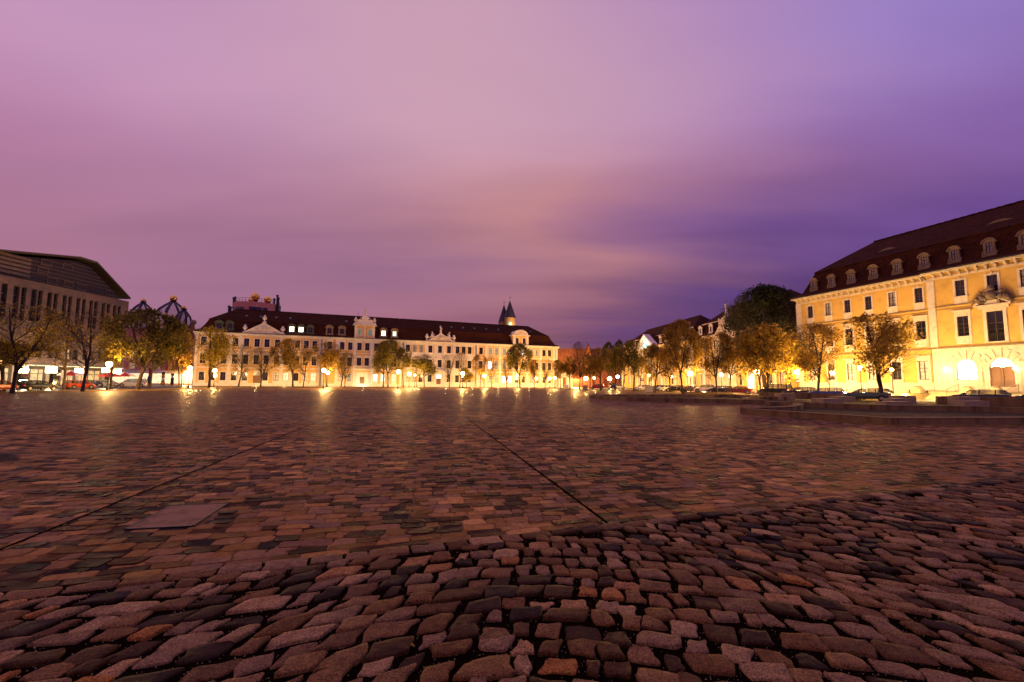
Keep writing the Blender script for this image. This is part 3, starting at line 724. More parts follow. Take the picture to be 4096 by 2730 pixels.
def dormer(par, x, z, y, w_, h, mt='dorm', pane='glass', style='arch', win=(0.7, 1.1), roofm='tile', deepb=2.2):
    """x,z = bottom centre of the front; y = setback of the front plane"""
    mb = MB(); hw = w_ / 2; n_ = 8; rh = w_ * .36
    arc = [(hw * math.cos(math.pi * i / n_), h - rh + rh * math.sin(math.pi * i / n_)) for i in range(n_ + 1)]
    ww, wh = win; wz = .28
    # front as pieces round the window
    mb.box(-hw, -ww / 2, -.12, .1, 0, h - rh); mb.box(ww / 2, hw, -.12, .1, 0, h - rh); mb.box(-ww / 2, ww / 2, -.12, .1, 0, wz)
    if wz + wh < h - rh: mb.box(-ww / 2, ww / 2, -.12, .1, wz + wh, h - rh)
    mb.prism([(-hw, h - rh)] + [(hw, h - rh)] + arc[1:-1], -.12, .1)
    mb.box(-hw - .14, hw + .14, -.24, .1, -.22, 0.0)                  # sill
    for s_ in (-1, 1):
        mb.prism([(s_ * hw, h - rh - .12), (s_ * (hw + .22), h - rh - .05), (s_ * (hw + .22), h - rh + .06), (s_ * hw, h - rh + .1)][::s_], -.22, .1)
        mb.prism([(s_ * hw, 0), (s_ * (hw + .16), 0), (s_ * (hw + .18), .3), (s_ * (hw + .02), .6)][::s_], -.16, .08)
    a2 = [((hw + .1) * math.cos(math.pi * i / n_), h - rh + (rh + .1) * math.sin(math.pi * i / n_)) for i in range(n_ + 1)]
    for i in range(n_):
        p_, q_ = a2[i], a2[i + 1]
        mb.tube((p_[0], -.17, p_[1]), (q_[0], -.17, q_[1]), .085, .085, 5, 0)
    o = mb.build('dormer', M[mt], par, (x, y, z))
    b2 = MB()
    b2.prism([(-hw + .06, 0), (hw - .06, 0), (hw - .06, h - rh)] + [(p_[0] * .96, p_[1] - .03) for p_ in arc[1:-1]] + [(-hw + .06, h - rh)], .1, deepb)
    b2.build('cheek', M[roofm], o)
    link('window', window_mesh(ww, wh, pane, (2, 2), False, -0.02), o, (0, 0, wz))
    return o

# --- the long north range: four palaces side by side
NF = Frame((-85.7, 123.0), (102.2, 42.0))
ZE, ZB, ZRR = 14.8, 18.5, 22.6
TW = (11.1, 2.3); MW = (6.2, 2.6); GW = (1.6, 2.3)
def palace(label, p0, p1, cols, mt, hipl, hipr, gaps=(), lits={}, pil=(), styleT='key', styleM='baroque', doors=(), skipped=()):
    u0 = NF.u(p0); u1 = NF.u(p1); W_ = u1 - u0
    b = thing('palace', label, 'palace', NF.pos(u0), NF.ang, 'baroque palaces along the far side')
    cu = [NF.u(c_) - u0 for c_ in cols]
    holes = []
    for i, c_ in enumerate(cu):
        if ('t', i) not in skipped: holes.append((c_ - .65, c_ + .65, TW[0], TW[0] + TW[1]))
        if ('m', i) not in skipped: holes.append((c_ - .65, c_ + .65, MW[0], MW[0] + MW[1]))
        if ('g', i) not in skipped: holes.append((c_ - .65, c_ + .65, GW[0], GW[0] + GW[1]))
    for d in doors: holes.append((NF.u(d[0]) - u0 - d[1] / 2, NF.u(d[0]) - u0 + d[1] / 2, 0.12, d[2]))
    mb = MB(); wallgrid(mb, 0, W_, 0, ZE - .02, holes, .25)
    mb.box(0, W_, .3, 16, 0, ZE - .03)
    mb.build('wall', M[mt], b)
    t = MB(); t.box(-.02 if hipl else 0, W_ + (.02 if hipr else 0), -.10, -.003, 0, .9); t.build('plinth', M['white'], b)
    t = MB()
    x0_, x1_ = (-.5 if hipl else 0), (W_ + .5 if hipr else W_)
    t.box(x0_ * .5, W_ + (x1_ - W_) * .5, -.28, -.003, ZE - .75, ZE - .35); t.box(x0_, x1_, -.5, 0.2, ZE - .35, ZE - .02); t.build('cornice', M['white'], b)
    for z in (5.0, 10.05):
        t = MB(); t.box(0, W_, -.09, -.004, z, z + .28); t.build('string_course', M['white'], b)
    for q in pil:
        x = NF.u(q) - u0; x = min(max(x, .4), W_ - .4)
        t = MB(); t.box(x - .38, x + .38, -.17, -.002, .9, ZE - .76); t.box(x - .46, x + .46, -.22, -.001, .9, 1.4); t.box(x - .46, x + .46, -.22, -.001, ZE - 1.3, ZE - .77); t.build('pilaster', M['white'], b)
    for i, c_ in enumerate(cu):
        for key, (z, h), st in (('t', TW, styleT), ('m', MW, styleM), ('g', GW, 'panel')):
            if (key, i) in skipped: continue
            pane = lits.get((key, i), 'glass')
            add_window(b, c_, z, 1.3, h, pane, st, 'white', .2 if mt != 'white' else .16)
    for x in (.12, W_ - .12):
        t = MB(); t.tube((x, -.32, .2), (x, -.32, ZE - .8), .055, .055, 5); t.build('downpipe', M['iron'], b)
    t = MB(); t.tube((x0_, -.6, ZE + .03), (x1_, -.6, ZE + .03), .08, .08, 6); t.build('gutter', M['iron'], b)
    mb = MB(); roof(mb, W_, 16, ZE, ZB, ZRR, 2.4, 8.0, hipl, hipr)
    mb.build('roof', M['tile'], b)
    return b, u0, W_
def skylights(b, u0, pts):
    for p in pts:
        x = NF.u(p[0], p[1], 5.0) - u0; k = (4.6 - 2.28) / (8 - 2.28)
        z = ZB + .16 + (ZRR - ZB - .16) * k
        m_ = MB(); m_.box(-.35, .35, -.45, .45, .02, .14); o = m_.build('skylight', M['glass'], b, (x, 4.6, z)); o.rotation_euler = (math.atan2(ZRR - ZB, 5.7), 0, 0)
def triangle_pediment(b, u0, pl, pr, pa, ya, y0=-.35):
    xa = NF.u(pl) - u0; xb = NF.u(pr) - u0; xc = NF.u(pa) - u0; zt = NF.z(pa, ya)
    t = MB(); t.prism([(xa + .3, ZE), (xb - .3, ZE), (xc, zt - .35)], y0 + .15, 1.6); o = t.build('pediment', M['white'], b)
    r_ = MB()
    for (p_, q_) in (((xa, ZE + .02), (xc, zt)), ((xb, ZE + .02), (xc, zt))):
        d = Vector((q_[0] - p_[0], q_[1] - p_[1])).normalized(); nn = Vector((-d.y, d.x)) * (.35 if d.x > 0 else -.35)
        poly = [p_, q_, (q_[0] - nn.x * 0 , q_[1] - .42), (p_[0] + (nn.x and 0.9 * (1 if d.x > 0 else -1)), p_[1])]
        if d.x > 0: poly = [p_, (p_[0] + .9, p_[1]), (q_[0], q_[1] - .42), q_]
        else: poly = [p_, q_, (q_[0], q_[1] - .42), (p_[0] - .9, p_[1])]
        r_.prism(poly, y0 - .1, 1.7)
    r_.box(xa + .1, xb - .1, y0 - .1, .1, ZE - .02, ZE + .2)
    r_.build('raking_cornice', M['white'], b)
    rr = random.Random(5); l = MB()
    for i in range(46):
        t_ = rr.uniform(-1, 1); h_ = (1 - abs(t_)) * (zt - ZE - .9)
        x = xc + t_ * (xb - xa) / 2 * .8; z = ZE + .3 + rr.random() * max(h_, .1)
        l.ball((x, y0 + .16, z), rr.uniform(.12, .26), 6)
    l.ball((xc, y0 + .12, ZE + (zt - ZE) * .45), .75, 12)
    l.build('relief', M['cream'], o, smooth=True)
    return xa, xb, xc, zt

# palace 1 (far left)
C1 = [810, 852, 895, 938, 982, 1024, 1064, 1106, 1146, 1187, 1222, 1256]
P1, u0, W1 = palace('leftmost yellow and white palace with a triangular pediment and a hipped roof end', 774, 1284, C1, 'ochre', True, False,
    pil=(780, 917, 960, 1126, 1166, 1278), lits={('g', 7): 'shop', ('g', 8): 'lit', ('g', 10): 'shop', ('g', 11): 'lit'}, doors=((1036, 2.6, 4.3),), skipped=(('g', 5),))
xa, xb, xc, zt = triangle_pediment(P1, u0, 957, 1138, 1049, 1291)
for x, z in ((xc, zt + .15), (xa + .9, ZE + .5), (xb - .9, ZE + .5)): link('urn', urn_mesh(2.1), P1, (x, .2, z))
t = MB(); dx = NF.u(1036) - u0; t.box(-1.3, 1.3, .2, .26, 0.12, 2.9); t.box(-.06, .06, .14, .2, .12, 2.9); t.box(-1.3, 1.3, .16, .26, 2.9, 3.05); t.build('door', M['door'], P1, (dx, 0, 0))
t = MB(); t.box(-1.3, 1.3, .2, .22, 3.05, 4.3); t.build('fanlight', M['shop'], P1, (dx, 0, 0))
skylights(P1, u0, ((989, 1253), (1046, 1257), (1107, 1261), (1163, 1265)))
for px, dm, pane in ((877, 'greenw', 'glass'), (920, 'greenw', 'glass'), (1168, 'greenw', 'litb'), (1205, 'greenw', 'litb'), (1242, 'greenw', 'glass')):
    dormer(P1, NF.u(px, 1310, 1.0) - u0, ZE + .85, .75, 1.9, 2.5, dm, pane, win=(1.3, 1.5), deepb=1.6)
# palace 2 with the volute gable
C2 = [1316, 1366.5, 1398.5, 1436, 1467, 1503, 1534, 1577]
P2, u0, W2 = palace('yellow and white palace with a curved volute gable, statue and floodlit portal', 1284, 1611, C2, 'ochre', False, False,
    pil=(1290, 1347, 1418, 1485, 1555, 1605), lits={('g', 1): 'shop', ('g', 2): 'teal', ('g', 5): 'litw', ('g', 6): 'litw', ('g', 7): 'lit'}, styleT='baroque', doors=((1452, 4.6, 4.4),), skipped=(('g', 3), ('g', 4), ('g', 0)))
dx = NF.u(1452) - u0
t = MB(); t.box(-2.3, -.75, .2, .3, .12, 4.4); t.box(.75, 2.3, .2, .3, .12, 4.4); t.box(-.75, .75, .2, .3, 3.0, 4.4); t.build('portal', M['white'], P2, (dx, 0, 0))
t = MB(); t.box(-.75, .75, .24, .3, .12, 3.0); t.box(-.03, .03, .2, .24, .12, 3.0); t.build('door', M['door'], P2, (dx - .25, 0, 0))
t = MB(); t.box(-3.4, 3.4, -1.2, -.01, 5.25, 5.45)
for i in range(15): x = -3.3 + i * 6.6 / 14; t.lathe([(.07, 5.45), (.13, 5.7), (.07, 6.0), (.1, 6.15)], x, -1.08, 6)
t.box(-3.4, 3.4, -1.22, -.95, 6.15, 6.35); t.box(-3.2, -2.6, -1, -.01, 4.4, 5.25); t.box(2.6, 3.2, -1, -.01, 4.4, 5.25)
t.build('balcony', M['white'], P2, (dx, 0, 0))
for s_ in (-1, 1):
    t = MB(); t.box(-.25, .25, -.25, .25, 0, .3); t.lathe([(.22, .3), (.2, .6), (.19, 4.0), (.3, 4.3)], k=10); t.build('column', M['white'], P2, (dx + s_ * 2.7, -.8, .05))
# attic gable
xa = NF.u(1414) - u0; xb = NF.u(1495) - u0; xm = (xa + xb) / 2; hw = (xb - xa) / 2; zc_ = NF.z(1456, 1299); zt = NF.z(1456, 1270)
mb = MB(); holes = [(-1.55 - .55, -1.55 + .55, ZE + .9, ZE + .9 + 1.9), (1.55 - .55, 1.55 + .55, ZE + .9, ZE + 2.8)]
wallgrid(mb, -hw, hw, ZE, zc_, holes, .2, 0, -.12); mb.box(-hw, hw, .12, 4.5, ZE, zc_); 
gb = mb.build('gable', M['ochre'], P2, (xm, 0, 0))
for s_ in (-1, 1):
    add_window(gb, s_ * 1.55, ZE + .9, 1.1, 1.9, 'teal', 'key', 'white', .22, y=-.12)
t = MB()
for x in (-hw + .3, 0, hw - .3): t.box(x - (.3 if x else .2), x + (.3 if x else .2), -.3, -.125, ZE + .1, zc_ - .3)
t.box(-hw - .5, hw + .5, -.55, 4.5, zc_ - .3, zc_); t.box(-hw - .2, hw + .2, -.4, -.125, ZE, ZE + .3)
pts = [(-hw, zc_), (hw, zc_), (hw * .82, zc_ + .5), (hw * .74, zc_ + 1.3), (hw * .52, zc_ + 1.7), (hw * .38, zc_ + 1.35), (hw * .30, zc_ + 1.75), (hw * .48, zc_ + 1.95), (hw * .26, zc_ + 2.45), (0, zc_ + 2.62)]
pts += [(-a, b) for a, b in pts[2:-1][::-1]]
t.prism(pts, -.3, .5)
t.build('volute', M['white'], gb)
t = MB()
for s_ in (-1, 1):
    t.lathe([(.5, -.02), (.35, .14), (.15, .2)], 0, 0, 10); 
link('statue', statue_mesh('stand'), gb, (0, 0, zc_ + 2.7))
for s_ in (-1, 1): link('urn', urn_mesh(1.9), gb, (s_ * (hw * .93), -.05, zc_ + .35))
skylights(P2, u0, ((1223, 1268), (1386, 1278), (1500, 1285))[1:])
for px, dm, pane in ((1318, 'dorm', 'glass'), (1368, 'dorm', 'glass'), (1534, 'dorm', 'litb'), (1578, 'dorm', 'litw')):
    dormer(P2, NF.u(px, 1325, 1.0) - u0, ZE + .85, .75, 2.0, 2.75, dm, pane, win=(1.2, 1.6), deepb=1.6)
t = MB(); t.tube((0, 0, 0), (0, 0, 1.9), .05, .02, 5); t.tube((-.3, 0, .9), (.3, 0, .9), .03, .03, 4); t.build('antenna', M['iron'], P2, (NF.u(1432) - u0, 8, ZRR + .08))
# palace 3
C3 = [1630, 1657, 1684, 1720.5, 1759, 1795, 1829.5, 1854, 1878]
P3, u0, W3 = palace('mostly white palace with reclining statues on its triangular pediment', 1611, 1903, C3, 'white', False, False,
    pil=(1616, 1703, 1741, 1777, 1814, 1898), lits={('g', 0): 'shop', ('g', 1): 'shop', ('t', 2): 'curtain', ('t', 1): 'curtain', ('m', 7): 'shop'}, doors=((1756, 1.5, 3.9),), skipped=(('g', 4),))
for c_ in (1643, 1670, 1697.5, 1736, 1782, 1812, 1842, 1866, 1890):
    for z0, z1 in ((11.0, 13.5), (6.3, 9.0), (1.7, 4.2)): x = NF.u(c_) - u0; t = MB(); t.box(x - .36, x + .36, -.03, -.002, z0, z1); t.build('ochre_panel', M['ochre'], P3)
xa, xb, xc, zt = triangle_pediment(P3, u0, 1702, 1818, 1761, 1334.5)
link('statue', statue_mesh('stand'), P3, (xc, .2, zt + .1))
a = link('statue', statue_mesh('recline'), P3, (xc - 2.5, .1, zt - 1.25)); a.rotation_euler = (0, -.35, 0)
a = link('statue', statue_mesh('recline'), P3, (xc + 2.5, .1, zt - 1.25)); a.rotation_euler = (0, -.35, math.pi)
for x in (xa + .3, xb - .3): link('urn', urn_mesh(2.2), P3, (x, .2, ZE + .3))
dx = NF.u(1756) - u0
t = MB(); t.box(-.75, .75, .2, .28, .12, 2.9); t.box(-.03, .03, .15, .2, .12, 2.9); t.build('door', M['door'], P3, (dx, 0, 0))
t = MB(); t.box(-.75, .75, .2, .22, 2.9, 3.9); t.build('fanlight', M['litb'], P3, (dx, 0, 0))
t = MB(); t.box(-2, 2, -1.0, -.01, 5.3, 5.5)
for i in range(9): t.lathe([(.07, 5.5), (.12, 5.75), (.07, 6.0), (.1, 6.2)], -1.7 + i * 3.4 / 8, -.9, 6)
t.box(-2, 2, -1.0, -.8, 6.2, 6.4); t.build('balcony', M['white'], P3, (dx + .2, 0, 0))
skylights(P3, u0, ((1804, 1313), (1851, 1317), (1896, 1319)))
# palace 4
C4 = [1923.5, 1960, 1985, 2016, 2040, 2067, 2093, 2124, 2147, 2176, 2198]
P4, u0, W4 = palace('rightmost ochre palace with green lit upper windows and a round topped two-window dormer', 1903, 2231, C4, 'ochre', False, True,
    pil=(1908, 1944, 2000, 2054, 2109, 2162, 2215, 2226), lits={('t', 1): 'teal', ('t', 2): 'teal', ('t', 3): 'teal', ('t', 4): 'litw', ('t', 5): 'teal', ('t', 6): 'litw', ('t', 7): 'teal', ('t', 8): 'teal', ('m', 1): 'litb', ('m', 2): 'teal', ('m', 3): 'teal', ('g', 0): 'shop', ('g', 1): 'shop', ('g', 2): 'shop', ('g', 3): 'litb', ('g', 4): 'litb', ('g', 7): 'shop'}, styleM='key')
xa = NF.u(2051) - u0; xb = NF.u(2112) - u0; xm = (xa + xb) / 2; hw = (xb - xa) / 2; zc_ = NF.z(2080, 1341)
mb = MB(); wallgrid(mb, -hw, hw, ZE, zc_, [(-1.9, -.75, ZE + .4, ZE + 2.4), (.75, 1.9, ZE + .4, ZE + 2.4)], .2, 0, -.12); mb.box(-hw, hw, .12, 4.5, ZE, zc_)
gb = mb.build('gable', M['ochre'], P4, (xm, 0, 0))
for s_ in (-1.325, 1.325): add_window(gb, s_, ZE + .4, 1.15, 2.0, 'glass', '', 'white', .2, y=-.12)
t = MB(); t.box(-hw - .05, -hw + .7, -.3, -.125, ZE, zc_ - .3); t.box(hw - .7, hw + .05, -.3, -.125, ZE, zc_ - .3); t.box(-hw - .6, hw + .6, -.5, 4.5, zc_ - .3, zc_)
pts = [(-hw - .5, zc_), (hw + .5, zc_)] + [(hw * .95 * math.cos(math.pi * i / 10), zc_ + .1 + 1.7 * math.sin(math.pi * i / 10)) for i in range(11)]
t.prism(pts, -.35, 4.5); t.build('round_pediment', M['white'], gb)
t = MB(); pts = [(-hw * .7, zc_ + .15), (hw * .7, zc_ + .15)] + [(hw * .7 * math.cos(math.pi * i / 8), zc_ + .2 + 1.1 * math.sin(math.pi * i / 8)) for i in range(9)]
t.prism(pts, -.42, -.352); t.build('relief', M['cream'], gb)
skylights(P4, u0, ((1943, 1322), (1991, 1325), (2065, 1324), (2119, 1331)))

# --- big yellow palace on the right
EF = Frame((51.64, 81.8), (0.304, -0.953))
L4 = 50.0; ZE4 = 17.25
b = thing('palace', 'large yellow palace at the right with stone dormers and arched ground floor openings', 'palace', EF.pos(0), EF.ang)
uR = EF.u(3742)                                     # start of the projecting part
top = [3251.4, 3324, 3402.5, 3488, 3585, 3694]; topr = [3835.6, 3966.5, 4103]
tw = [EF.u(p) for p in top]; pr = -.6
twr = [EF.u(p, 1100, pr) for p in topr]; sp_ = twr[1] - twr[0]; twr += [twr[-1] + sp_, twr[-1] + 2 * sp_]
holes = []
T4, M4, G4 = (13.45, 2.1), (8.2, 2.6), (2.6, 2.6)
for x in tw: holes += [(x - .48, x + .48, T4[0], T4[0] + T4[1]), (x - .6, x + .6, M4[0], M4[0] + M4[1]), (x - .6, x + .6, G4[0], G4[0] + G4[1])]
mb = MB(); wallgrid(mb, 0, uR, 0, ZE4 - .02, holes, .28); mb.box(0, L4, .32, 18, 0, ZE4 - .03); mb.build('wall', M['ochre2'], b)
for i, x in enumerate(tw):
    add_window(b, x, T4[0], .96, T4[1], 'curtain' if i % 3 == 1 else 'glass', 'panelkey', 'cream', .2, grid=(2, 3))
    add_window(b, x, M4[0], 1.2, M4[1], 'glass', 'panelhooddeep', 'cream', .24, grid=(2, 3))
    add_window(b, x, G4[0], 1.2, G4[1], 'shop' if i in (0, 2, 3, 5) else 'glass', 'panelhood', 'cream', .24, grid=(2, 3))
# projecting part
R0, R1 = uR, L4
ax, az = EF.hit(3868, 1520, pr); axt = EF.z(3868, 1438, pr); dx_, dzt = EF.hit(4003, 1433, pr)
dzb = max(1.05, EF.z(4003, 1549, pr)); aw = 2.1; dw = 2.3
acx = [ax, dx_]; step = dx_ - ax
portal_x = EF.u(3982, 1300, pr)
holes = [(x - .5, x + .5, T4[0], T4[0] + T4[1]) for x in twr]
holes += [(x - .6, x + .6, M4[0], M4[0] + M4[1]) for i, x in enumerate(twr) if i != 1]
holes += [(portal_x - .78, portal_x + .78, 7.25, 11.0)]
holes_g = [(ax - aw / 2, ax + aw / 2, az, axt), (dx_ - dw / 2, dx_ + dw / 2, dzb, dzt)] + [(dx_ + step * k - aw / 2, dx_ + step * k + aw / 2, az, axt) for k in (1, 2, 3)]
mb = MB(); wallgrid(mb, R0, R1, 6.9, ZE4 - .02, holes, .28, 0, pr); mb.add([(R0, pr, 0), (R0, 0, 0), (R0, 0, ZE4 - .02), (R0, pr, ZE4 - .02)], [(0, 3, 2, 1)]); mb.build('upper_wall', M['ochre2'], b)
mb = MB(); wallgrid(mb, R0, R1, 0, 6.9, holes_g, .35, 0, pr)
mb.build('rusticated_wall', M['cream'], b)
# rustication joints
for cx_, w_, zt_ in [(ax, aw, axt), (dx_, dw, dzt)] + [(dx_ + step * k, aw, axt) for k in (1, 2, 3)]:
    t = MB(); hw_ = w_ / 2; zc_ = zt_ - hw_
    for i in range(9):
        a = math.pi * (i + .0) / 8
        r0_, r1_ = hw_ + .22, hw_ + 1.15
        ca, sa = math.cos(a), math.sin(a)
        da = .10
        vs = []
        for y in (pr - .10, pr - .002):
            for r_, aa in ((r0_, a - da), (r1_, a - da * .82), (r1_, a + da * .82), (r0_, a + da)): vs.append((cx_ + r_ * math.cos(aa), y, zc_ + r_ * math.sin(aa)))
        t.add(vs, [(0, 3, 2, 1), (4, 5, 6, 7), (0, 1, 5, 4), (1, 2, 6, 5), (2, 3, 7, 6), (3, 0, 4, 7)])
    for s_ in (-1, 1):
        z = .95
        while z < zc_ - .4: t.box(cx_ + s_ * (hw_ + .22), cx_ + s_ * (hw_ + .72), pr - .08, pr - .002, z, z + .34); z += .46
    t.build('voussoirs', M['cream'], b)
for x in [ax, dx_] + [dx_ + step * k for k in (1, 2, 3)]:
    if x is dx_: continue
    wo = add_window(b, x, az, aw, axt - az, 'litb', 'arch', 'cream', .2, y=pr, grid=(2, 1), dep=.25)
# door with bright fanlight
hw_ = dw / 2; zsp = dzt - hw_
t = MB(); t.box(-hw_, hw_, .18, .3, 0, zsp - dzb - .08)
for s_ in (-1, 1):
    for k in range(4): t.box(s_ * hw_ * .5 - .38, s_ * hw_ * .5 + .38, .14, .18, .18 + k * .62, .66 + k * .62)
t.box(-.05, .05, .1, .18, 0, zsp - dzb - .08); dd = t.build('door', M['door'], b, (dx_, pr, dzb))
t = MB(); t.tube((.14, .08, 1.1), (.14, .08, 1.35), .03, .03, 5); t.build('handle', M['gold'], dd)
pts = [(hw_ * math.cos(math.pi * i / 12), hw_ * math.sin(math.pi * i / 12)) for i in range(13)]
t = MB(); t.add([(x, .26, z) for x, z in pts], [tuple(range(13))], 1); t.box(-hw_, hw_, .16, .26, -.08, .02, 0); t.box(-.04, .04, .2, .255, 0, hw_, 0)
for i in range(12): t.tube((pts[i][0], .2, pts[i][1]), (pts[i + 1][0], .2, pts[i + 1][1]), .06, .06, 4, 0)
fo = t.build('fanlight', [M['frame'], M['litb']], b, (dx_, pr, zsp)); 
link('surround', surround_mesh(dw, dzt - dzb, 'arch', 'cream', .2), dd)
for i, x in enumerate(twr):
    add_window(b, x, T4[0], 1.0, T4[1], 'curtain' if i == 2 else 'glass', 'panelkey', 'cream', .24, y=pr)
    if i != 1: add_window(b, x, M4[0], 1.2, M4[1], 'glass', 'panelhooddeep', 'cream', .26, y=pr)
# French window with coat of arms above
wo = add_window(b, portal_x, 7.25, 1.56, 3.75, 'glass', '', 'cream', .34, y=pr, grid=(2, 3))
t = MB()
for i in range(13): t.tube((-.72 + i * .12, -.03, .1), (-.72 + i * .12, -.03, .95), .018, .018, 4)
t.box(-.78, .78, -.06, 0, .95, 1.02); t.box(-.78, .78, -.06, 0, .05, .12); t.build('balustrade', M['iron'], wo)
t = MB(); zb_ = 11.75
t.box(-1.45, 1.45, -.25, 0, 11.35, 11.7); t.box(-1.75, 1.75, -.45, 0, 11.7, 11.85)
for s_ in (-1, 1):
    for i in range(5):
        x0_ = 1.75 - i * .22; t.box(s_ * x0_, s_ * (x0_ - .26), -.45, -.02, 11.85 + i * .13, 12.0 + i * .13)
pts = [(-.8, 11.85), (.8, 11.85), (.6, 12.3), (0, 12.5), (-.6, 12.3)]; t.prism(pts, -.3, 0)
t.build('door_hood', M['cream'], b, (portal_x, pr - .002, 0))
t = MB(); rr = random.Random(9)
t.ball((0, -.4, 13.0), .55, 12, sz=1.15)
t.lathe([(.34, 13.55), (.42, 13.75), (.3, 13.95), (.36, 14.1), (.05, 14.3)], 0, -.4, 10)
for s_ in (-1, 1):
    t.tube((s_ * .75, -.4, 12.45), (s_ * 1.0, -.4, 13.1), .25, .28, 8); t.ball((s_ * 1.0, -.42, 13.45), .2, 8)
    t.tube((s_ * .8, -.45, 13.1), (s_ * .4, -.5, 13.4), .1, .08, 6); t.tube((s_ * .9, -.4, 12.6), (s_ * 1.6, -.45, 12.3), .2, .12, 8); t.tube((s_ * 1.6, -.45, 12.3), (s_ * 2.0, -.4, 12.0), .12, .05, 6)
    for i in range(14): t.ball((s_ * rr.uniform(.5, 1.9), -.35 + rr.uniform(-.15, .1), 12.1 + rr.uniform(0, .9)), rr.uniform(.1, .22), 6)
    for i in range(5): t.tube((s_ * 1.1, -.3, 12.9), (s_ * (1.5 + .15 * i), -.3, 13.5 - i * .22), .08, .03, 5)
t.build('coat_of_arms', M['greyst'], b, (portal_x, pr, 0), smooth=True)
# corner strips, courses, cornice with brackets
for x0_, x1_, y_ in ((-.02, .95, 0), (R0 - .02, R0 + .85, pr)):
    t = MB(); t.box(x0_, x1_, y_ - .12, y_ - .003, 6.9 if y_ else 0, ZE4 - 1.1); t.build('corner_pilaster', M['cream'], b)
for z, h, e in ((12.3, .16, .12), (6.72, .22, .2), (11.95, .06, .05)):
    t = MB(); t.box(0, R0 - .03, -e, -.003, z, z + h); t.box(R0 - .15, R1, pr - e, pr - .003, z, z + h); t.build('string_course', M['dorm'], b)
t = MB(); t.box(0, R0 - .03, -.12, -.003, 0, 2.2); t.box(R0, R1, pr - .10, pr - .003, 0, .95); t.build('plinth', M['cream'], b)
t = MB()
t.box(-.5, R0 - .3, -.7, .1, ZE4 - .28, ZE4 - .02); t.box(R0 - .3, R1, pr - .7, .1, ZE4 - .28, ZE4 - .02)
t.box(0, R0, -.1, -.003, ZE4 - 1.1, ZE4 - .8); t.box(R0, R1, pr - .1, pr - .003, ZE4 - 1.1, ZE4 - .8)
x = .3
while x < R1:
    y_ = pr if x > R0 else 0
    t.box(x, x + .24, y_ - .55, y_ - .002, ZE4 - .62, ZE4 - .281); t.box(x + .02, x + .22, y_ - .28, y_ - .002, ZE4 - .95, ZE4 - .621); x += .92
t.build('cornice', M['cream'], b)
mb = MB(); roof(mb, L4, 18, ZE4, 21.6, 26.3, 2.3, 8.5, True, False, .75, -.3, .9); mb.build('roof', M['tile'], b)
for px, py in ((3256, 1150), (3326, 1129), (3405, 1108), (3493, 1087), (3589, 1064), (3696, 1040), (3817, 1012), (3956, 980), (4100, 945)):
    x = EF.u(px, py, .7); dormer(b, x, ZE4 + 1.15, .72, 1.15, 2.0, 'dorm', 'curtain', win=(.62, 1.25), deepb=1.9)
for k in (1, 2): dormer(b, EF.u(4100, 945, .7) + 4.6 * k, ZE4 + 1.15, .72, 1.15, 2.0, 'dorm', 'curtain', win=(.62, 1.25), deepb=1.9)
for px, py in ((4010, 868), (3560, 1000)):        # eyebrow vents in the upper roof
    x = EF.u(px, py, 4.5); kz = (4.2 - 1.88) / (8.5 - 2.18)
    t = MB(); pts = [(1.9 * c_, .42 * math.cos(c_ * math.pi / 2) ** 2) for c_ in [i / 6 for i in range(-6, 7)]]
    t.prism([(p_[0], p_[1]) for p_ in pts][::-1], -.1, 1.3); t.build('eyebrow_dormer', M['dorm'], b, (x, 3.9, 21.76 + 4.5 * kz - .35))
BIG = b
t = MB(); t.tube((R0 - .28, -.12, .2), (R0 - .28, -.12, ZE4 - .9), .06, .06, 6); t.tube((R0 - .28, -.12, ZE4 - .9), (R0 - .45, -.6, ZE4 - .25), .06, .06, 6); t.build('downpipe', M['iron'], b)
t = MB(); t.tube((-.6, -.86, ZE4 + .02), (R0 - .3, -.86, ZE4 + .02), .09, .09, 6); t.tube((R0 - .3, -1.42, ZE4 + .02), (R1, -1.42, ZE4 + .02), .09, .09, 6); t.build('gutter', M['iron'], b)
# entrance steps
st = thing('entrance_steps', 'broad pale stone steps in front of the arched entrance at the right', 'steps', EF.pos(R0 - 1.5), EF.ang)
t = MB()
for i in range(7): t.box(0, 24, -5.2 + i * .42 - .0, -.8, .15 * i, .15 * (i + 1) - (.0 if i else 0))
t.build('tread', M['block'], st)
for x in (6.5, 9.2, 1.2, 14.5):
    t = MB(); t.box(-.55, .55, -.5, .5, 0, .5); t.lathe([(.6, .5), (.55, .75), (.3, .95)], k=8); t.build('pedestal', M['block'], st, (x, -3.4, .8))
t = MB()
for x in (5.0, 5.01 + 5.6): t.tube((x, -4.6, .3), (x, -4.6, 1.3), .03, .03, 5); t.tube((x, -2.2, 1.0), (x, -2.2, 2.0), .03, .03, 5); t.tube((x, -4.6, 1.3), (x, -2.2, 2.0), .03, .03, 5)
t.build('handrail', M['iron'], st)
# chained iron posts along the wing
up = EF.u(3385)
posts = [EF.u(p, 1560, -3.2) for p in (3316, 3387, 3445, 3501, 3566, 3637, 3708)]
cf = thing('chain_fence', 'row of short posts linked by a hanging chain in front of the yellow palace', 'fence', EF.pos(0, -3.2), EF.ang)
for i, x in enumerate(posts):
    t = MB(); t.lathe([(.09, 0), (.06, .1), (.05, 1.0), (.09, 1.05), (.04, 1.18)], k=8); t.build('post', M['iron'], cf, (x, 0, 0))
    if i:
        t = MB(); a = posts[i - 1]; seg = 8
        for hz in (.0, .38):
            for k in range(seg):
                f = lambda q: (a + (x - a) * q, 0, .95 - hz - .22 * (1 - (2 * q - 1) ** 2))
                t.tube(f(k / seg), f((k + 1) / seg), .018, .018, 4, 0, False)
        t.build('chain', M['iron'], cf)

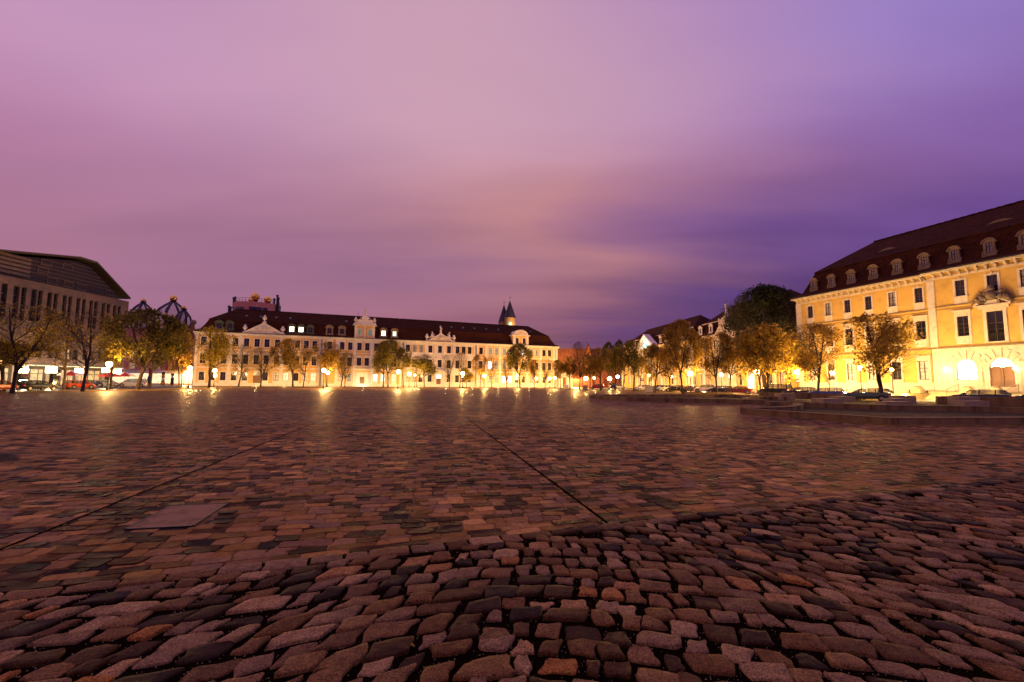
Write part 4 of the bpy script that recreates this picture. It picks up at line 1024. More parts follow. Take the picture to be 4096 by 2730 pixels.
# --- two palaces behind the trees on the right
BF = Frame((44.5, 183.7), (0.109, -0.994))
def side_palace(label, p0, p1, n_win, eave, hipl, hipr, gable, dorm, col='ochre2'):
    u0 = BF.u(p0); u1 = BF.u(p1); W_ = u1 - u0
    b = thing('palace', label, 'palace', BF.pos(u0), BF.ang)
    xs = [W_ * (i + .5) / n_win for i in range(n_win)]
    holes = []
    rows = ((1.6, 2.9), (6.3, 2.5), (10.6, 2.2))
    for x in xs:
        for z, h in rows: holes.append((x - .6, x + .6, z, z + h))
    mb = MB(); wallgrid(mb, 0, W_, 0, eave - .02, holes, .25); mb.box(0, W_, .3, 15, 0, eave - .03); mb.build('wall', M[col], b)
    for i, x in enumerate(xs):
        for j, (z, h) in enumerate(rows):
            pane = 'lit' if (i * 7 + j * 3) % 11 == 0 and j else ('shopp' if j == 0 and i % 3 else 'glass')
            add_window(b, x, z, 1.2, h, pane, 'key' if j else '', 'white', .22)
    for i in range(0, n_win + 1, 2):
        x = min(max(W_ * i / n_win, .45), W_ - .45)
        t = MB(); t.box(x - .45, x + .45, -.3, -.002, 0, 5.4); t.box(x - .4, x + .4, -.16, -.003, 5.8, eave - .6); t.build('pilaster', M['white'], b)
    t = MB(); t.box(0, W_, -.35, -.004, 5.4, 5.8); t.build('string_course', M['white'], b)
    t = MB(); t.box(-.4, W_ + .4, -.5, .1, eave - .5, eave - .02); t.build('cornice', M['cream'], b)
    mb = MB(); roof(mb, W_, 15, eave, 18.0, 22.5, 2.3, 7.5, hipl, hipr); mb.build('roof', M['tile'], b)
    t = MB(); t.box(2.2, W_ - 2.2, 2.0, 2.25, 18.02, 18.2); t.build('roof_edge', M['cream'], b)
    for px in dorm: dormer(b, BF.u(px, 1330, .8) - u0, eave + .8, .75, 1.5, 2.3, 'white', 'glass', win=(.8, 1.3), deepb=1.8)
    return b, u0, W_
B2, u0b, W2b = side_palace('yellow palace behind the tree row with a cyan floodlit gable', 2489, 2764, 12, 14.4, True, True, 0, (2499, 2519, 2539, 2642, 2665, 2735))
B3, u0c, W3b = side_palace('yellow palace with statues on its gable, half hidden by the big dark tree', 2768, 3150, 11, 14.4, True, True, 0, (2803, 2845, 2990, 3050))
# portico gable on B2, with a cyan floodlight
xa = BF.u(2547, 1378, -1.5) - u0b; xb = BF.u(2614, 1385, -1.5) - u0b; zt = BF.z(2573, 1342, -1.5); xc = (xa + xb) / 2
zt = max(zt, 17.4)
t = MB(); t.prism([(xa, 14.3), (xb, 14.3), (xc, zt)], -1.2, .2); gb = t.build('portico_gable', M['white'], B2)
t = MB(); t.prism([(xa - .2, 14.35), (xb + .2, 14.35), (xc, zt + .3)], .21, 4.2); t.build('gable_roof', M['tile'], gb)
t = MB()
for p_, q_ in (((xa - .3, 14.3), (xc, zt + .25)), ((xb + .3, 14.3), (xc, zt + .25))):
    s_ = 1 if q_[0] > p_[0] else -1
    t.prism([p_, (p_[0] + s_ * .8, p_[1]), (q_[0], q_[1] - .6), q_][::s_], -1.9, .2)
t.box(xa - .3, xb + .3, -1.9, -.1, 13.7, 14.28); t.build('raking_cornice', M['white'], gb)
for i in range(4):
    x = xa + .6 + (xb - xa - 1.2) * i / 3; t = MB(); t.lathe([(.45, 5.2), (.38, 5.6), (.34, 13.2), (.5, 13.7)], x, -1.4, 10); t.build('column', M['white'], B2)
t = MB(); t.box(xa - .3, xb + .3, -2.2, -.1, 4.8, 5.2); t.build('portico_floor', M['white'], B2)
for i in range(4):
    x = xa + .6 + (xb - xa - 1.2) * i / 3; t = MB(); t.lathe([(.5, 0), (.45, .4), (.42, 4.6), (.55, 4.8)], x, -1.5, 10); t.build('column', M['white'], B2)
fl = MB(); fl.box(-.9, 1.0, -.3, .0, 0, .35); fl.box(-.2, .3, -.3, 0, .35, .8)
fo = fl.build('floodlight', emit('cyan_floodlight_glass', (0.12, 0.9, 0.9), 4), B2, (xc + .6, -1.65, 14.45))
ld = bpy.data.lights.new('cyan_flood_beam', 'POINT'); ld.energy = 520; ld.color = (.08, .8, 1.0); ld.shadow_soft_size = .4
lo = bpy.data.objects.new('cyan_flood_beam', ld); C.objects.link(lo); lo.parent = B2; lo.location = (xc + .4, -2.9, 15.0)
# gable with statues on B3
xc = BF.u(2905, 1320) - u0c; hw = 4.2; zt = 18.2
t = MB(); t.prism([(xc - hw, 14.4), (xc + hw, 14.4), (xc + hw * .45, 16.6), (xc + hw * .35, 18.0), (xc, zt), (xc - hw * .35, 18.0), (xc - hw * .45, 16.6)], -.6, 3); t.build('volute_gable', M['cream'], B3)
t = MB(); t.box(xc - hw, xc + hw, -.55, -.36, .0, 14.0); t.build('centre_bay', M['cream'], B3)
a = link('statue', statue_mesh('stand'), B3, (xc + .3, 0, zt + .2)); a.scale = (1.3, 1.3, 1.3)
a = link('statue', statue_mesh('stand'), B3, (xc - hw * .7, 0, 15.8))
# gateway wall between B3 and the big palace
g = thing('gate_wall', 'yellow wall with a red wooden gate between the two palaces', 'gate wall', (54.6, 86.0, 0), BF.ang)
mb = MB(); wallgrid(mb, -3.2, 5.2, 0, 5.2, [(1.0, 3.4, 0, 3.6)], .3); mb.build('wall', M['ochre2'], g)
t = MB(); t.box(1.0, 3.4, .2, .3, 0, 3.6); t.box(2.17, 2.23, .15, .2, 0, 3.6); t.build('gate', M['reddoor'], g)
t = MB(); t.box(-3.2, 5.2, -.1, .4, 5.2, 5.4); t.build('coping', M['cream'], g)

# --- modern stone office block on the left
WF = Frame((-92.0, 40.0), (0, 1))
LW = 68.0; ZP = 20.25
stonew = brickmat('pinkish_stone_cladding', (0.14, 0.078, 0.066), (0.085, 0.055, 0.052), (0.03, 0.035, 0.03), 1.0, 1.9, .95, 0.012, 0.6, 0.15, ZR)
b = thing('office_building', 'modern pink stone office block with tall paired windows and a dark glass penthouse', 'office building', WF.pos(0), WF.ang)
pairs = [(-30, -14), (-4, 20), (46, 70), (78, 98), (118, 141), (146, 164), (184, 203), (210, 227), (247, 263), (270, 284), (303, 318), (326.5, 340), (356, 369), (375.5, 389), (406, 419.6), (426, 439), (452, 465), (471, 484)]
ws = []
for a, c_ in pairs:
    ua, uc = WF.u(a, 1250), WF.u(c_, 1250); ws.append((ua, uc))
d_ = ws[2][0] - ws[0][0]
x = ws[0][0]
more = []
k = 1
while x - 3.6 * k > 1: more.append((x - 3.6 * k, x - 3.6 * k + 1.1)); more.append((x - 3.6 * k + 1.6, x - 3.6 * k + 2.7)) if k % 1 == 0 else None; k += 1
ws = [(a, max(c_, a + .6)) for a, c_ in ws]
holes = [(a, c_, 12.6, 18.8) for a, c_ in ws + more if a > 0]
low = []
x = 2.0
while x < LW - 3:
    low.append((x, x + 1.15)); low.append((x + 1.45, x + 2.6)); x += 3.7
holes += [(a, c_, 5.7, 7.8) for a, c_ in low]
mb = MB(); wallgrid(mb, 0, LW, 4.3, ZP, holes, .55); mb.box(0, LW, .6, 26, 4.3, ZP - .03); mb.box(0, LW, 3.2, 26, 0, 4.29)
mb.add([(LW, 0, 4.3), (LW, .6, 4.3), (LW, .6, ZP), (LW, 0, ZP)], [(0, 1, 2, 3)]); mb.add([(0, 0, ZP), (LW, 0, ZP), (LW, .6, ZP), (0, .6, ZP)], [(0, 1, 2, 3)]); mb.add([(0, 0, 4.3), (LW, 0, 4.3), (LW, .6, 4.3), (0, .6, 4.3)], [(3, 2, 1, 0)])
mb.build('wall', stonew, b)
for i, (a, c_) in enumerate([w_ for w_ in ws + more if w_[0] > 0]):
    t = MB(); w_ = c_ - a
    t.add([(0, .45, 0), (w_, .45, 0), (w_, .45, 6.2), (0, .45, 6.2)], [(0, 1, 2, 3)], 1)
    for z0, z1 in ((0, .1), (1.0, 1.08), (2.55, 2.95), (4.4, 4.5), (6.05, 6.2)): t.box(0, w_, .35, .44, z0, z1, 0)
    t.box(0, .07, .36, .443, .1, 6.05, 0); t.box(w_ - .07, w_, .36, .443, .1, 6.05, 0)
    t.build('window', [M['frame'], M['glass']], b, (a, 0, 12.6))
for i, (a, c_) in enumerate(low):
    t = MB(); w_ = c_ - a; t.add([(0, .3, 0), (w_, .3, 0), (w_, .3, 2.1), (0, .3, 2.1)], [(0, 1, 2, 3)], 1)
    t.box(0, w_, .2, .29, 0, .1, 0); t.box(0, w_, .2, .29, 2.0, 2.1, 0); t.box(0, .06, .2, .293, .1, 2.0, 0); t.box(w_ - .06, w_, .2, .293, .1, 2.0, 0)
    t.build('window', [M['frame'], M['glass'] if i % 7 else M['shop']], b, (a, 0, 5.7))
for (a, c_) in ((WF.u(352, 1310), WF.u(363, 1310)),):
    t = MB(); t.box(a, c_, .30, .34, 10.0, 11.1); t.build('lit_window', M['litb'], b)
# arcade: columns, lit shop fronts
x = 1.0; k = 0
while x < LW:
    t = MB(); t.box(x - .35, x + .35, .05, .75, 0, 4.29); t.build('column', M['slab'], b); x += 6.2
x = .5
while x < LW - 2:
    m_ = ('shop', 'shopp', 'shop', 'glass', 'shop', 'glass')[k % 6]
    t = MB(); t.box(x + .15, x + 2.9, 3.1, 3.16, .35, 3.5, 1); t.box(x + .15, x + 2.9, 3.0, 3.1, .2, .35, 0); t.box(x + 1.48, x + 1.56, 3.02, 3.1, .35, 3.5, 0); t.box(x + .15, x + 2.9, 3.0, 3.1, 2.6, 2.7, 0)
    t.build('shop_window', [M['frame'], M[m_]], b); x += 3.1; k += 1
t = MB(); t.box(0, LW, -.05, .0 - .003, 4.1, 4.3); t.build('light_strip', emit('arcade_light_strip', (1, .72, .35), .8), b)
# penthouse
zs = [(20, 21.4), (44, 25.3), (57, 27.8), (61, 27.7), (70.7, 21.4), (69.5, 20.3), (20, 20.3)]
t = MB(); t.prism([(x, z) for x, z in [(20, 20.2), (68.6, 20.2), (68.6, 21.6), (60.6, 27.0), (57, 27.2), (44, 24.8), (20, 20.9)]], 3.2, 22); ph = t.build('penthouse', M['darkclad'], b)
t = MB(); prev = None
line = [(20, 21.2), (44, 25.3), (57, 27.8), (61, 27.75), (70.7, 21.3)]
for i in range(len(line) - 1):
    (xa, za), (xb, zb_) = line[i], line[i + 1]
    t.add([(xa, 1.9, za), (xb, 1.9, zb_), (xb, 1.9, zb_ + .35), (xa, 1.9, za + .35), (xa, 24, za), (xb, 24, zb_), (xb, 24, zb_ + .35), (xa, 24, za + .35)], [(0, 1, 2, 3), (4, 7, 6, 5), (0, 4, 5, 1), (3, 2, 6, 7), (0, 3, 7, 4), (1, 5, 6, 2)])
t.build('roof', M['metal'], b)
t = MB()
for k in range(8):
    z = 21.0 + k * .78
    xr = 68.4 - max(0, (z - 21.6)) * 1.48; xl = 44 + max(0, (z - 24.8) * 5.4) if z > 24.8 else 44 - 0
    t.box(xl + 3, xr, 3.0, 3.18, z, z + .07)
t.build('rail', M['louver'], ph)
for k in range(5):
    t = MB(); z = 21.4 + k * .8; t.box(20, 48 if z < 25 else 46, 2.85, 3.17, z, z + .5); t.build('louvre', M['louver'], ph)
for (x, z) in ((50, 24.6), (54.5, 24.9), (49.5, 22.9), (55, 21.2), (58.0, 21.2), (65, 21.3), (51.5, 21.2)):
    t = MB(); t.box(0, 2.1, 3.02, 3.1, 0, .12); t.box(0, 2.1, 3.02, 3.1, 1.1, 1.22); t.box(0, .1, 3.02, 3.1, .12, 1.1); t.box(2.0, 2.1, 3.02, 3.1, .12, 1.1); t.build('window_frame', M['louver'], ph, (x, 0, z))
t = MB()
t.tube((10, .3, ZP + 1.0), (LW - .3, .3, ZP + 1.0), .03, .03, 5)
for i in range(24): t.tube((10 + i * 2.5, .3, ZP), (10 + i * 2.5, .3, ZP + 1.0), .025, .025, 4)
t.build('railing', M['iron'], b)
OFFICE = b

# --- whimsical pink building with onion cages, and its round tower
b = thing('pink_building', 'pink rendered building with red brick columns and caged onion domes with golden balls', 'building', (-150, 150, 0), 0)
mb = MB(); wallgrid(mb, 0, 45.5, 0, 18.5, [(28 + i * 3.9, 29.3 + i * 3.9, 13.2, 15.6) for i in range(5)] + [(20 + i * 3.9, 21.4 + i * 3.9, 8.6, 11) for i in range(6)] + [(20 + i * 4.2, 21.6 + i * 4.2, 5.0, 7.2) for i in range(6)], .25)
mb.box(0, 45.5, .3, 26, 0, 18.45); mb.build('wall', M['pink'], b)
for i in range(5): add_window(b, 28.65 + i * 3.9, 13.2, 1.3, 2.4, 'shop' if i % 2 == 0 else 'glass', 'arch', 'dorm', .12)
for i in range(6): add_window(b, 20.7 + i * 3.9, 8.6, 1.4, 2.4, 'lit' if i in (1, 4) else 'shop', '', 'dorm', .12)
for i in range(6): add_window(b, 20.8 + i * 4.2, 5.0, 1.6, 2.2, 'shop', 'arch', 'white', .15)
t = MB(); t.box(14, 45.4, -.06, -.01, .4, 3.6); t.build('shop_front', emit('lit_shop_front', (1.0, .72, .40), 1.7, .5), b)
t = MB(); t.box(12, 45.4, -.25, -.01, 3.6, 4.6); t.build('fascia', M['white'], b)
for px, dep_, hh in ((694, 0, 18.9), (712.5, 0, 19.6), (734, 0, 19.2), (757, 0, 19.0), (672, 0, 19.3)):
    x = (px - 2048) / F * 149 + 150
    t = MB(); t.lathe([(.62, 4.6), (.6, 12), (.6, hh), (.5, hh + .35), (.2, hh + .5)], x, -.35, 10); t.build('column', M['brickred'], b)
t = MB(); t.lathe([(.5, 19.4), (.4, 19.6), (.75, 20), (.95, 20.6), (.75, 21.2), (.1, 21.5)], (757 - 2048) / F * 149 + 150, -.2, 12); t.build('pot', M['dorm'], b, smooth=True)
def onion(cx_, cy_, prof, zball, rb, nr=8):
    t = MB(); t.lathe([(r_ * .96, z) for r_, z in prof], 0, 0, 24); o = t.build('dome', M['frost'], b, (cx_, cy_, 0), smooth=True)
    for k in range(nr):
        a = 2 * math.pi * (k + .3) / nr; t = MB()
        for i in range(len(prof) - 1):
            (r0_, z0), (r1_, z1) = prof[i], prof[i + 1]; t.tube((r0_ * math.cos(a), r0_ * math.sin(a), z0), (r1_ * math.cos(a), r1_ * math.sin(a), z1), .27, .27, 6)
        t.build('rib', M['black'], o)
    t = MB(); zt_ = prof[-1][1]; t.lathe([(.4, zt_ - .2), (1.0, zt_ + .1), (.75, zt_ + .35), (.9, zball - rb * .8), (.5, zball - rb * .5)], k=12); t.build('collar', M['black'], o)
    t = MB(); t.ball((0, 0, zball), rb, 16); t.build('ball', M['gold'], o, smooth=True)
def px_x(px, Y): return (px - 2048) / F * Y
Yb = 152
onion(px_x(641, Yb) + 150, 6, [(4.0, 17.5), (4.1, 20), (3.7, 21.8), (4.2, 23.2), (4.7, 24.5), (4.0, 25.6), (2.6, 26.9), (1.2, 28.0), (.4, 28.7)], 29.7, 1.15)
onion(px_x(537, 156) + 150, 8, [(3.9, 18), (3.9, 22), (3.7, 24), (3.0, 25.6), (1.9, 27.0), (.8, 28.0), (.3, 28.5)], 29.2, .8)
onion(px_x(704, 151) + 150, 3, [(1.9, 18), (2.3, 20), (2.5, 21.4), (2.1, 22.8), (1.3, 24.0), (.5, 25.0), (.25, 25.4)], 26.0, .78)
tw_ = thing('round_tower', 'round pink tower with golden balls and a railing behind the leftmost palace roof', 'tower', (px_x(1016, 178), 178, 0))
t = MB(); t.lathe([(8.1, 0), (8.1, 31.4), (7.7, 31.4), (7.7, 31.0)], k=40); t.build('wall', M['pink'], tw_, smooth=False)
for a in (-150, -139, -121, -108, -98, -70, -55, -40):
    t = MB(); ca, sa = math.cos(R(a)), math.sin(R(a)); w_ = 1.2 if a in (-108, -70) else .8
    t.box(-w_, w_, -.1, .12, 0, 1.9); t.box(-w_ - .15, w_ + .15, -.16, .1, 1.9, 2.1)
    t.build('window', M['glass'], tw_, (8.1 * ca, 8.1 * sa, 27.2), R(a) + math.pi / 2)
t = MB()
for k in range(36):
    a = 2 * math.pi * k / 36; a2 = 2 * math.pi * (k + 1) / 36; p_ = (7.9 * math.cos(a), 7.9 * math.sin(a)); q_ = (7.9 * math.cos(a2), 7.9 * math.sin(a2))
    t.tube((*p_, 31.3), (*p_, 32.8), .06, .06, 4); 
    for z in (31.9, 32.8): t.tube((*p_, z), (*q_, z), .05, .05, 4)
t.build('railing', M['iron'], tw_)
for px, py, rb in ((1007.5, 1184, 1.65), (996, 1199, 1.5), (1058, 1196, 1.4)):
    z = EYE + (1520 - py) / (F / 178); x = px_x(px, 178) - px_x(1016, 178)
    t = MB(); t.lathe([(.9, 31.0), (.5, 31.8), (.5, z - rb - .5), (1.1, z - rb * .85), (.7, z - rb * .7)], x, 0, 12); o = t.build('ball_stand', M['black'], tw_)
    t = MB(); t.ball((x, 0, z), rb, 20); t.build('ball', M['gold'], o, smooth=True)
for px, z0, z1 in ((910, 27, 30.2), (917, 27, 29.8), (927, 27, 33.4), (932, 27, 33.8), (1102, 27, 34.6), (1107, 27, 33.6), (1090, 30, 33.2)):
    x = px_x(px, 178) - px_x(1016, 178)
    t = MB(); t.lathe([(.35, z0), (.35, z1), (.6, z1 + .1), (.5, z1 + .5), (.1, z1 + .7)], x, -1, 8); t.build('chimney_pipe', M['black'], tw_)
t = MB(); t.box(px_x(1095, 178) - px_x(1016, 178), px_x(1108, 178) - px_x(1016, 178), -1.2, 1, 26, 31.2); t.build('stair_box', M['dorm'], tw_)

# --- twin-towered church behind
ch = thing('church', 'twin-towered stone church with dark cone spires and a green lit belfry', 'church', (-4, 262, 0))
chs = brickmat('lit_church_stone', (0.42, 0.27, 0.13), (0.26, 0.16, 0.08), (0.15, 0.09, 0.05), 1.0, .7, .32, .03, .9, .5, ZR)
for cx_, r_, zb_, za, zf in ((-.9, 3.05, 36.9, 47.5, 50.5), (2.6, 3.3, 38.8, 49.2, 53.2)):
    t = MB(); t.lathe([(r_, 0), (r_, zb_ - .4), (r_ + .15, zb_ - .35), (r_ + .15, zb_)], cx_, 0 if cx_ > 0 else 4, 24); o = t.build('tower', chs, ch)
    cy = 0 if cx_ > 0 else 4
    t = MB(); t.lathe([(r_ + .5, zb_), (r_ + .2, zb_ + .4), (.06, za)], cx_, cy, 8); s2 = t.build('spire', M['slate'], ch)
    t = MB(); t.tube((cx_, cy, za - .3), (cx_, cy, zf), .09, .04, 5); t.ball((cx_, cy, za + (zf - za) * .45), .42, 8); t.build('finial', M['gold'], s2)
t = MB(); 
for s_ in (-.42, .42): t.box(2.9 + s_ - .33, 2.9 + s_ + .33, -3.42, -3.2, 33.7, 35.8)
for s_ in (-.42, .42): t.lathe([(.33, 35.8), (.28, 36.0), (.05, 36.15)], 2.9 + s_, -3.3, 8)
t.build('belfry_opening', M['greenlit'], ch)
t = MB(); t.prism([(-6.5, 0), (-1, 0), (-1, 32.5), (-6, 34.6)], -2, 10); t.build('nave_roof', M['dorm'], ch)
ld = bpy.data.lights.new('church_floodlight', 'POINT'); ld.energy = 9000; ld.color = (1, .62, .25); ld.shadow_soft_size = .5
lo = bpy.data.objects.new('church_floodlight', ld); C.objects.link(lo); lo.parent = ch; lo.location = (7.5, -9, 30)
ld.energy = 16000

# --- tiled house and gate behind the right end of the long range
hf = thing('tiled_house', 'old house with a patched orange tiled roof behind the bare trees', 'house', (18, 205, 0))
t = MB(); t.box(0, 30, 0, 12, 0, 9); t.build('wall', M['brickred'], hf)
t = MB(); t.prism([(0, 0), (1, 0), (1, 1), (0, 1)], 0, 0.01) if False else None
t.add([(-.5, -.8, 8.7), (30, -.8, 8.7), (30, 6, 17.6), (-.5, 6, 17.6), (-.5, 12.8, 8.7), (30, 12.8, 8.7)], [(0, 1, 2, 3), (3, 2, 5, 4), (0, 3, 4), (1, 5, 2)]); t.build('roof', M['tile_o'], hf)
t = MB(); t.prism([(14.0, 0), (17.6, 0), (17.6, 12), (15.8, 18.6), (14.0, 12)], -4, 0.0); t.build('gable', M['tile_o'], hf)
gw = thing('gateway', 'small white arched gateway beside the rightmost palace of the long range', 'gateway', (16.8, 163, 0), 0.1)
mb = MB(); wallgrid(mb, 0, 5.0, 0, 5.2, [(1.5, 2.9, 0, 3.6)], .5); mb.box(0, 1.5, .51, .6, 0, 5.2); mb.box(2.9, 5, .51, .6, 0, 5.2); mb.build('wall', M['white'], gw)
t = MB(); t.box(-.1, 5.1, -.2, .7, 5.2, 5.5); t.build('coping', M['cream'], gw)
bw = MB(); bw.box(0, 32, 0, .5, 0, 3.4)
o = bw.build('brick_wall', M['brickred'], loc=(22, 188, 0)); tag(o, 'low red brick wall in the glow behind the far lamps', 'wall')
for i in range(7):
    t = MB(); t.box(-.3, .3, -.25, 0, 0, 4.0); t.build('pier', M['brickred'], o, (2 + i * 4.5, -.0, 0))
# ------------------------------------------------------------------ trees
def tree_proto(seed, leaves, form='round', trunk=0.24, fork=1, lsize=0.016, limbs=6, twig=1.0):
    """unit tree: height 1, crown width 1; returns (wood mesh, leaf mesh)"""
    rg = random.Random(seed); wb = MB(); tips = []
    def env(z):           # crown half width at height z (0..1)
        t = (z - trunk * .85) / (1 - trunk * .85)
        if t < 0 or t > 1: return 0.0
        if form == 'cone': return .5 * (1 - t) ** .7 * min(1, t * 5 + .2)
        if form == 'vase': return .5 * min(1, .25 + t * 1.3) * (1 - max(0, t - .7) ** 1.5 * 4.5)
        if form == 'tall': return .5 * math.sin(math.pi * min(1, .12 + t * .92)) ** .55
        return .5 * math.sqrt(max(0, 1 - (2 * (.08 + .92 * t) - 1.0) ** 2)) ** .8 
    def grow(p, d, L, r_, lv):
        n_ = 3 if lv < 3 else 2; cur = p; dd = d.copy()
        for i in range(n_):
            dd = (dd + Vector((rg.uniform(-1, 1), rg.uniform(-1, 1), rg.uniform(-.4, .9))) * (.16 + .05 * lv)).normalized()
            nx = cur + dd * (L / n_)
            e = env(nx.z)
            hr = math.hypot(nx.x, nx.y)
            if lv > 0 and (hr > e * 1.02 or nx.z > 1.0):
                if e <= 0: break
                k = e / max(hr, 1e-5); nx.x *= min(1, k); nx.y *= min(1, k); nx.z = min(nx.z, .995)
                if (nx - cur).length < .01: break
            ra = r_ * (1 - .55 * i / n_); rb = r_ * (1 - .55 * (i + 1) / n_)
            wb.tube(cur, nx, ra, rb, 6 if lv < 2 else (4 if lv < 3 else 3), 0, False)
            if lv >= 2: tips.append((nx.copy(), lv))
            if lv < 4 and (i > 0 or lv > 0):
                nk = (2 if lv < 3 else 1) if rg.random() < .85 else 1
                if lv == 3 and rg.random() > twig: nk = 0
                for _ in range(nk):
                    a = rg.uniform(0, 2 * math.pi); sd = dd.orthogonal().normalized(); sd.rotate(Matrix.Rotation(a, 3, dd))
                    nd = (dd * rg.uniform(.45, .9) + sd * rg.uniform(.6, 1.0) + Vector((0, 0, .18))).normalized()
                    grow(nx, nd, L * rg.uniform(.5, .75), rb * rg.uniform(.55, .7), lv + 1)
            cur = nx
        if lv < 4:
            grow(cur, dd, L * .6, r_ * .42, lv + 1)
    base_r = .028
    lean = Vector((rg.uniform(-.02, .02), rg.uniform(-.02, .02), 0))
    p0 = Vector((0, 0, -.01)); pts = [p0]
    for i in range(4): pts.append(Vector((lean.x * (i + 1) / 2 + rg.uniform(-.004, .004), lean.y * (i + 1) / 2, trunk * (i + 1) / 4)))
    for i in range(4): wb.tube(pts[i], pts[i + 1], base_r * (1.35 if i == 0 else 1.05 - i * .06), base_r * (1.05 - i * .07), 8, 0, False)
    wb.tube(p0, p0 + Vector((0, 0, .025)), base_r * 1.8, base_r * 1.25, 8, 0, False)
    top = pts[-1]
    # central leader(s)
    lead = []
    nl = fork
    for k in range(nl):
        a = 2 * math.pi * k / max(nl, 1) + rg.uniform(0, 1); sp__ = 0.0 if nl == 1 else .30
        lead.append(Vector((math.cos(a) * sp__, math.sin(a) * sp__, 1)).normalized())
    H = 1 - trunk
    for dl in lead:
        cur = top; r_ = base_r * (.8 if nl == 1 else .68); segs = 6
        for i in range(segs):
            nx = cur + (dl + Vector((rg.uniform(-.12, .12), rg.uniform(-.12, .12), 0))).normalized() * (H * .95 / segs)
            if nx.z > .97: break
            r2_ = r_ * .80
            wb.tube(cur, nx, r_, r2_, 6, 0, False)
            nb = max(1, int(limbs / (2 if nl == 1 else 3)))
            for _ in range(nb if i < segs - 1 else 2):
                a = rg.uniform(0, 2 * math.pi); up = rg.uniform(.35, .9) + i * .08
                nd = Vector((math.cos(a), math.sin(a), up)).normalized()
                L = max(.10, env(min(.95, nx.z + .08)) * rg.uniform(.75, 1.05))
                q = cur.lerp(nx, rg.random())
                grow(q, nd, L * .62, r2_ * rg.uniform(.42, .62), 1)
            cur = nx; r_ = r2_
    lb = MB()
    if leaves and tips:
        # clumps: some twigs carry many leaves, others none -> gaps
        cl = [Vector((rg.uniform(-.5, .5), rg.uniform(-.5, .5), rg.uniform(trunk, 1))) for _ in range(22)]
        wts = []
        for t, lv in tips:
            dmin = min((t - c_).length for c_ in cl); wts.append(max(.02, 1.0 - dmin * 4.8) * (.5 + math.hypot(t.x, t.y) * 1.2))
        ch_ = rg.choices(range(len(tips)), wts, k=leaves)
        for i in ch_:
            c_ = tips[i][0] + Vector((rg.gauss(0, .022), rg.gauss(0, .022), rg.gauss(0, .018)))
            s_ = lsize * rg.uniform(.6, 1.3)
            a = Vector((rg.gauss(0, 1), rg.gauss(0, 1), rg.gauss(0, 1))).normalized(); b_ = a.orthogonal().normalized()
            b_.rotate(Matrix.Rotation(rg.uniform(0, 6.28), 3, a)); c2 = a.cross(b_)
            lb.add([c_ - b_ * s_, c_ + c2 * s_ * .62 - b_ * s_ * .1, c_ + b_ * s_, c_ - c2 * s_ * .62 + b_ * s_ * .1], [(0, 1, 2, 3)])
    allr = sorted(math.hypot(t.x, t.y) for t, lv in tips); k_ = .5 / max(.15, allr[int(len(allr) * .86)]); zt_ = max(t.z for t, lv in tips)
    for m_ in (wb, lb): m_.v = [(x * (1 + (k_ - 1) * min(1, max(0, z - trunk * .7) * 8)), y * (1 + (k_ - 1) * min(1, max(0, z - trunk * .7) * 8)), z / zt_) for x, y, z in m_.v]
    wm = wb.mesh('branches', [M['bark']], True)
    lm = lb.mesh('foliage', [LEAF['green']]) if lb.v else None
    return wm, lm
PT = dict(
    bare1=tree_proto(1, 260, 'vase', .26, 2, .012, 6), bare2=tree_proto(2, 500, 'round', .24, 1, .012, 6), bare3=tree_proto(12, 150, 'vase', .22, 3, .012, 6),
    sparse1=tree_proto(3, 3600, 'round', .24, 1, .015, 6), sparse2=tree_proto(4, 3800, 'vase', .24, 2, .015, 6), sparse3=tree_proto(8, 5600, 'tall', .27, 2, .014, 6),
    full1=tree_proto(5, 5400, 'round', .24, 1, .017, 7), full2=tree_proto(6, 6000, 'tall', .26, 2, .017, 7), full3=tree_proto(9, 4400, 'round', .27, 2, .018, 7),
    airy=tree_proto(17, 3400, 'vase', .24, 2, .013, 7),
    cone=tree_proto(7, 6500, 'cone', .22, 1, .018, 8), big=tree_proto(10, 34000, 'tall', .16, 2, .0098, 9), maple=tree_proto(13, 5600, 'round', .20, 3, .022, 7))
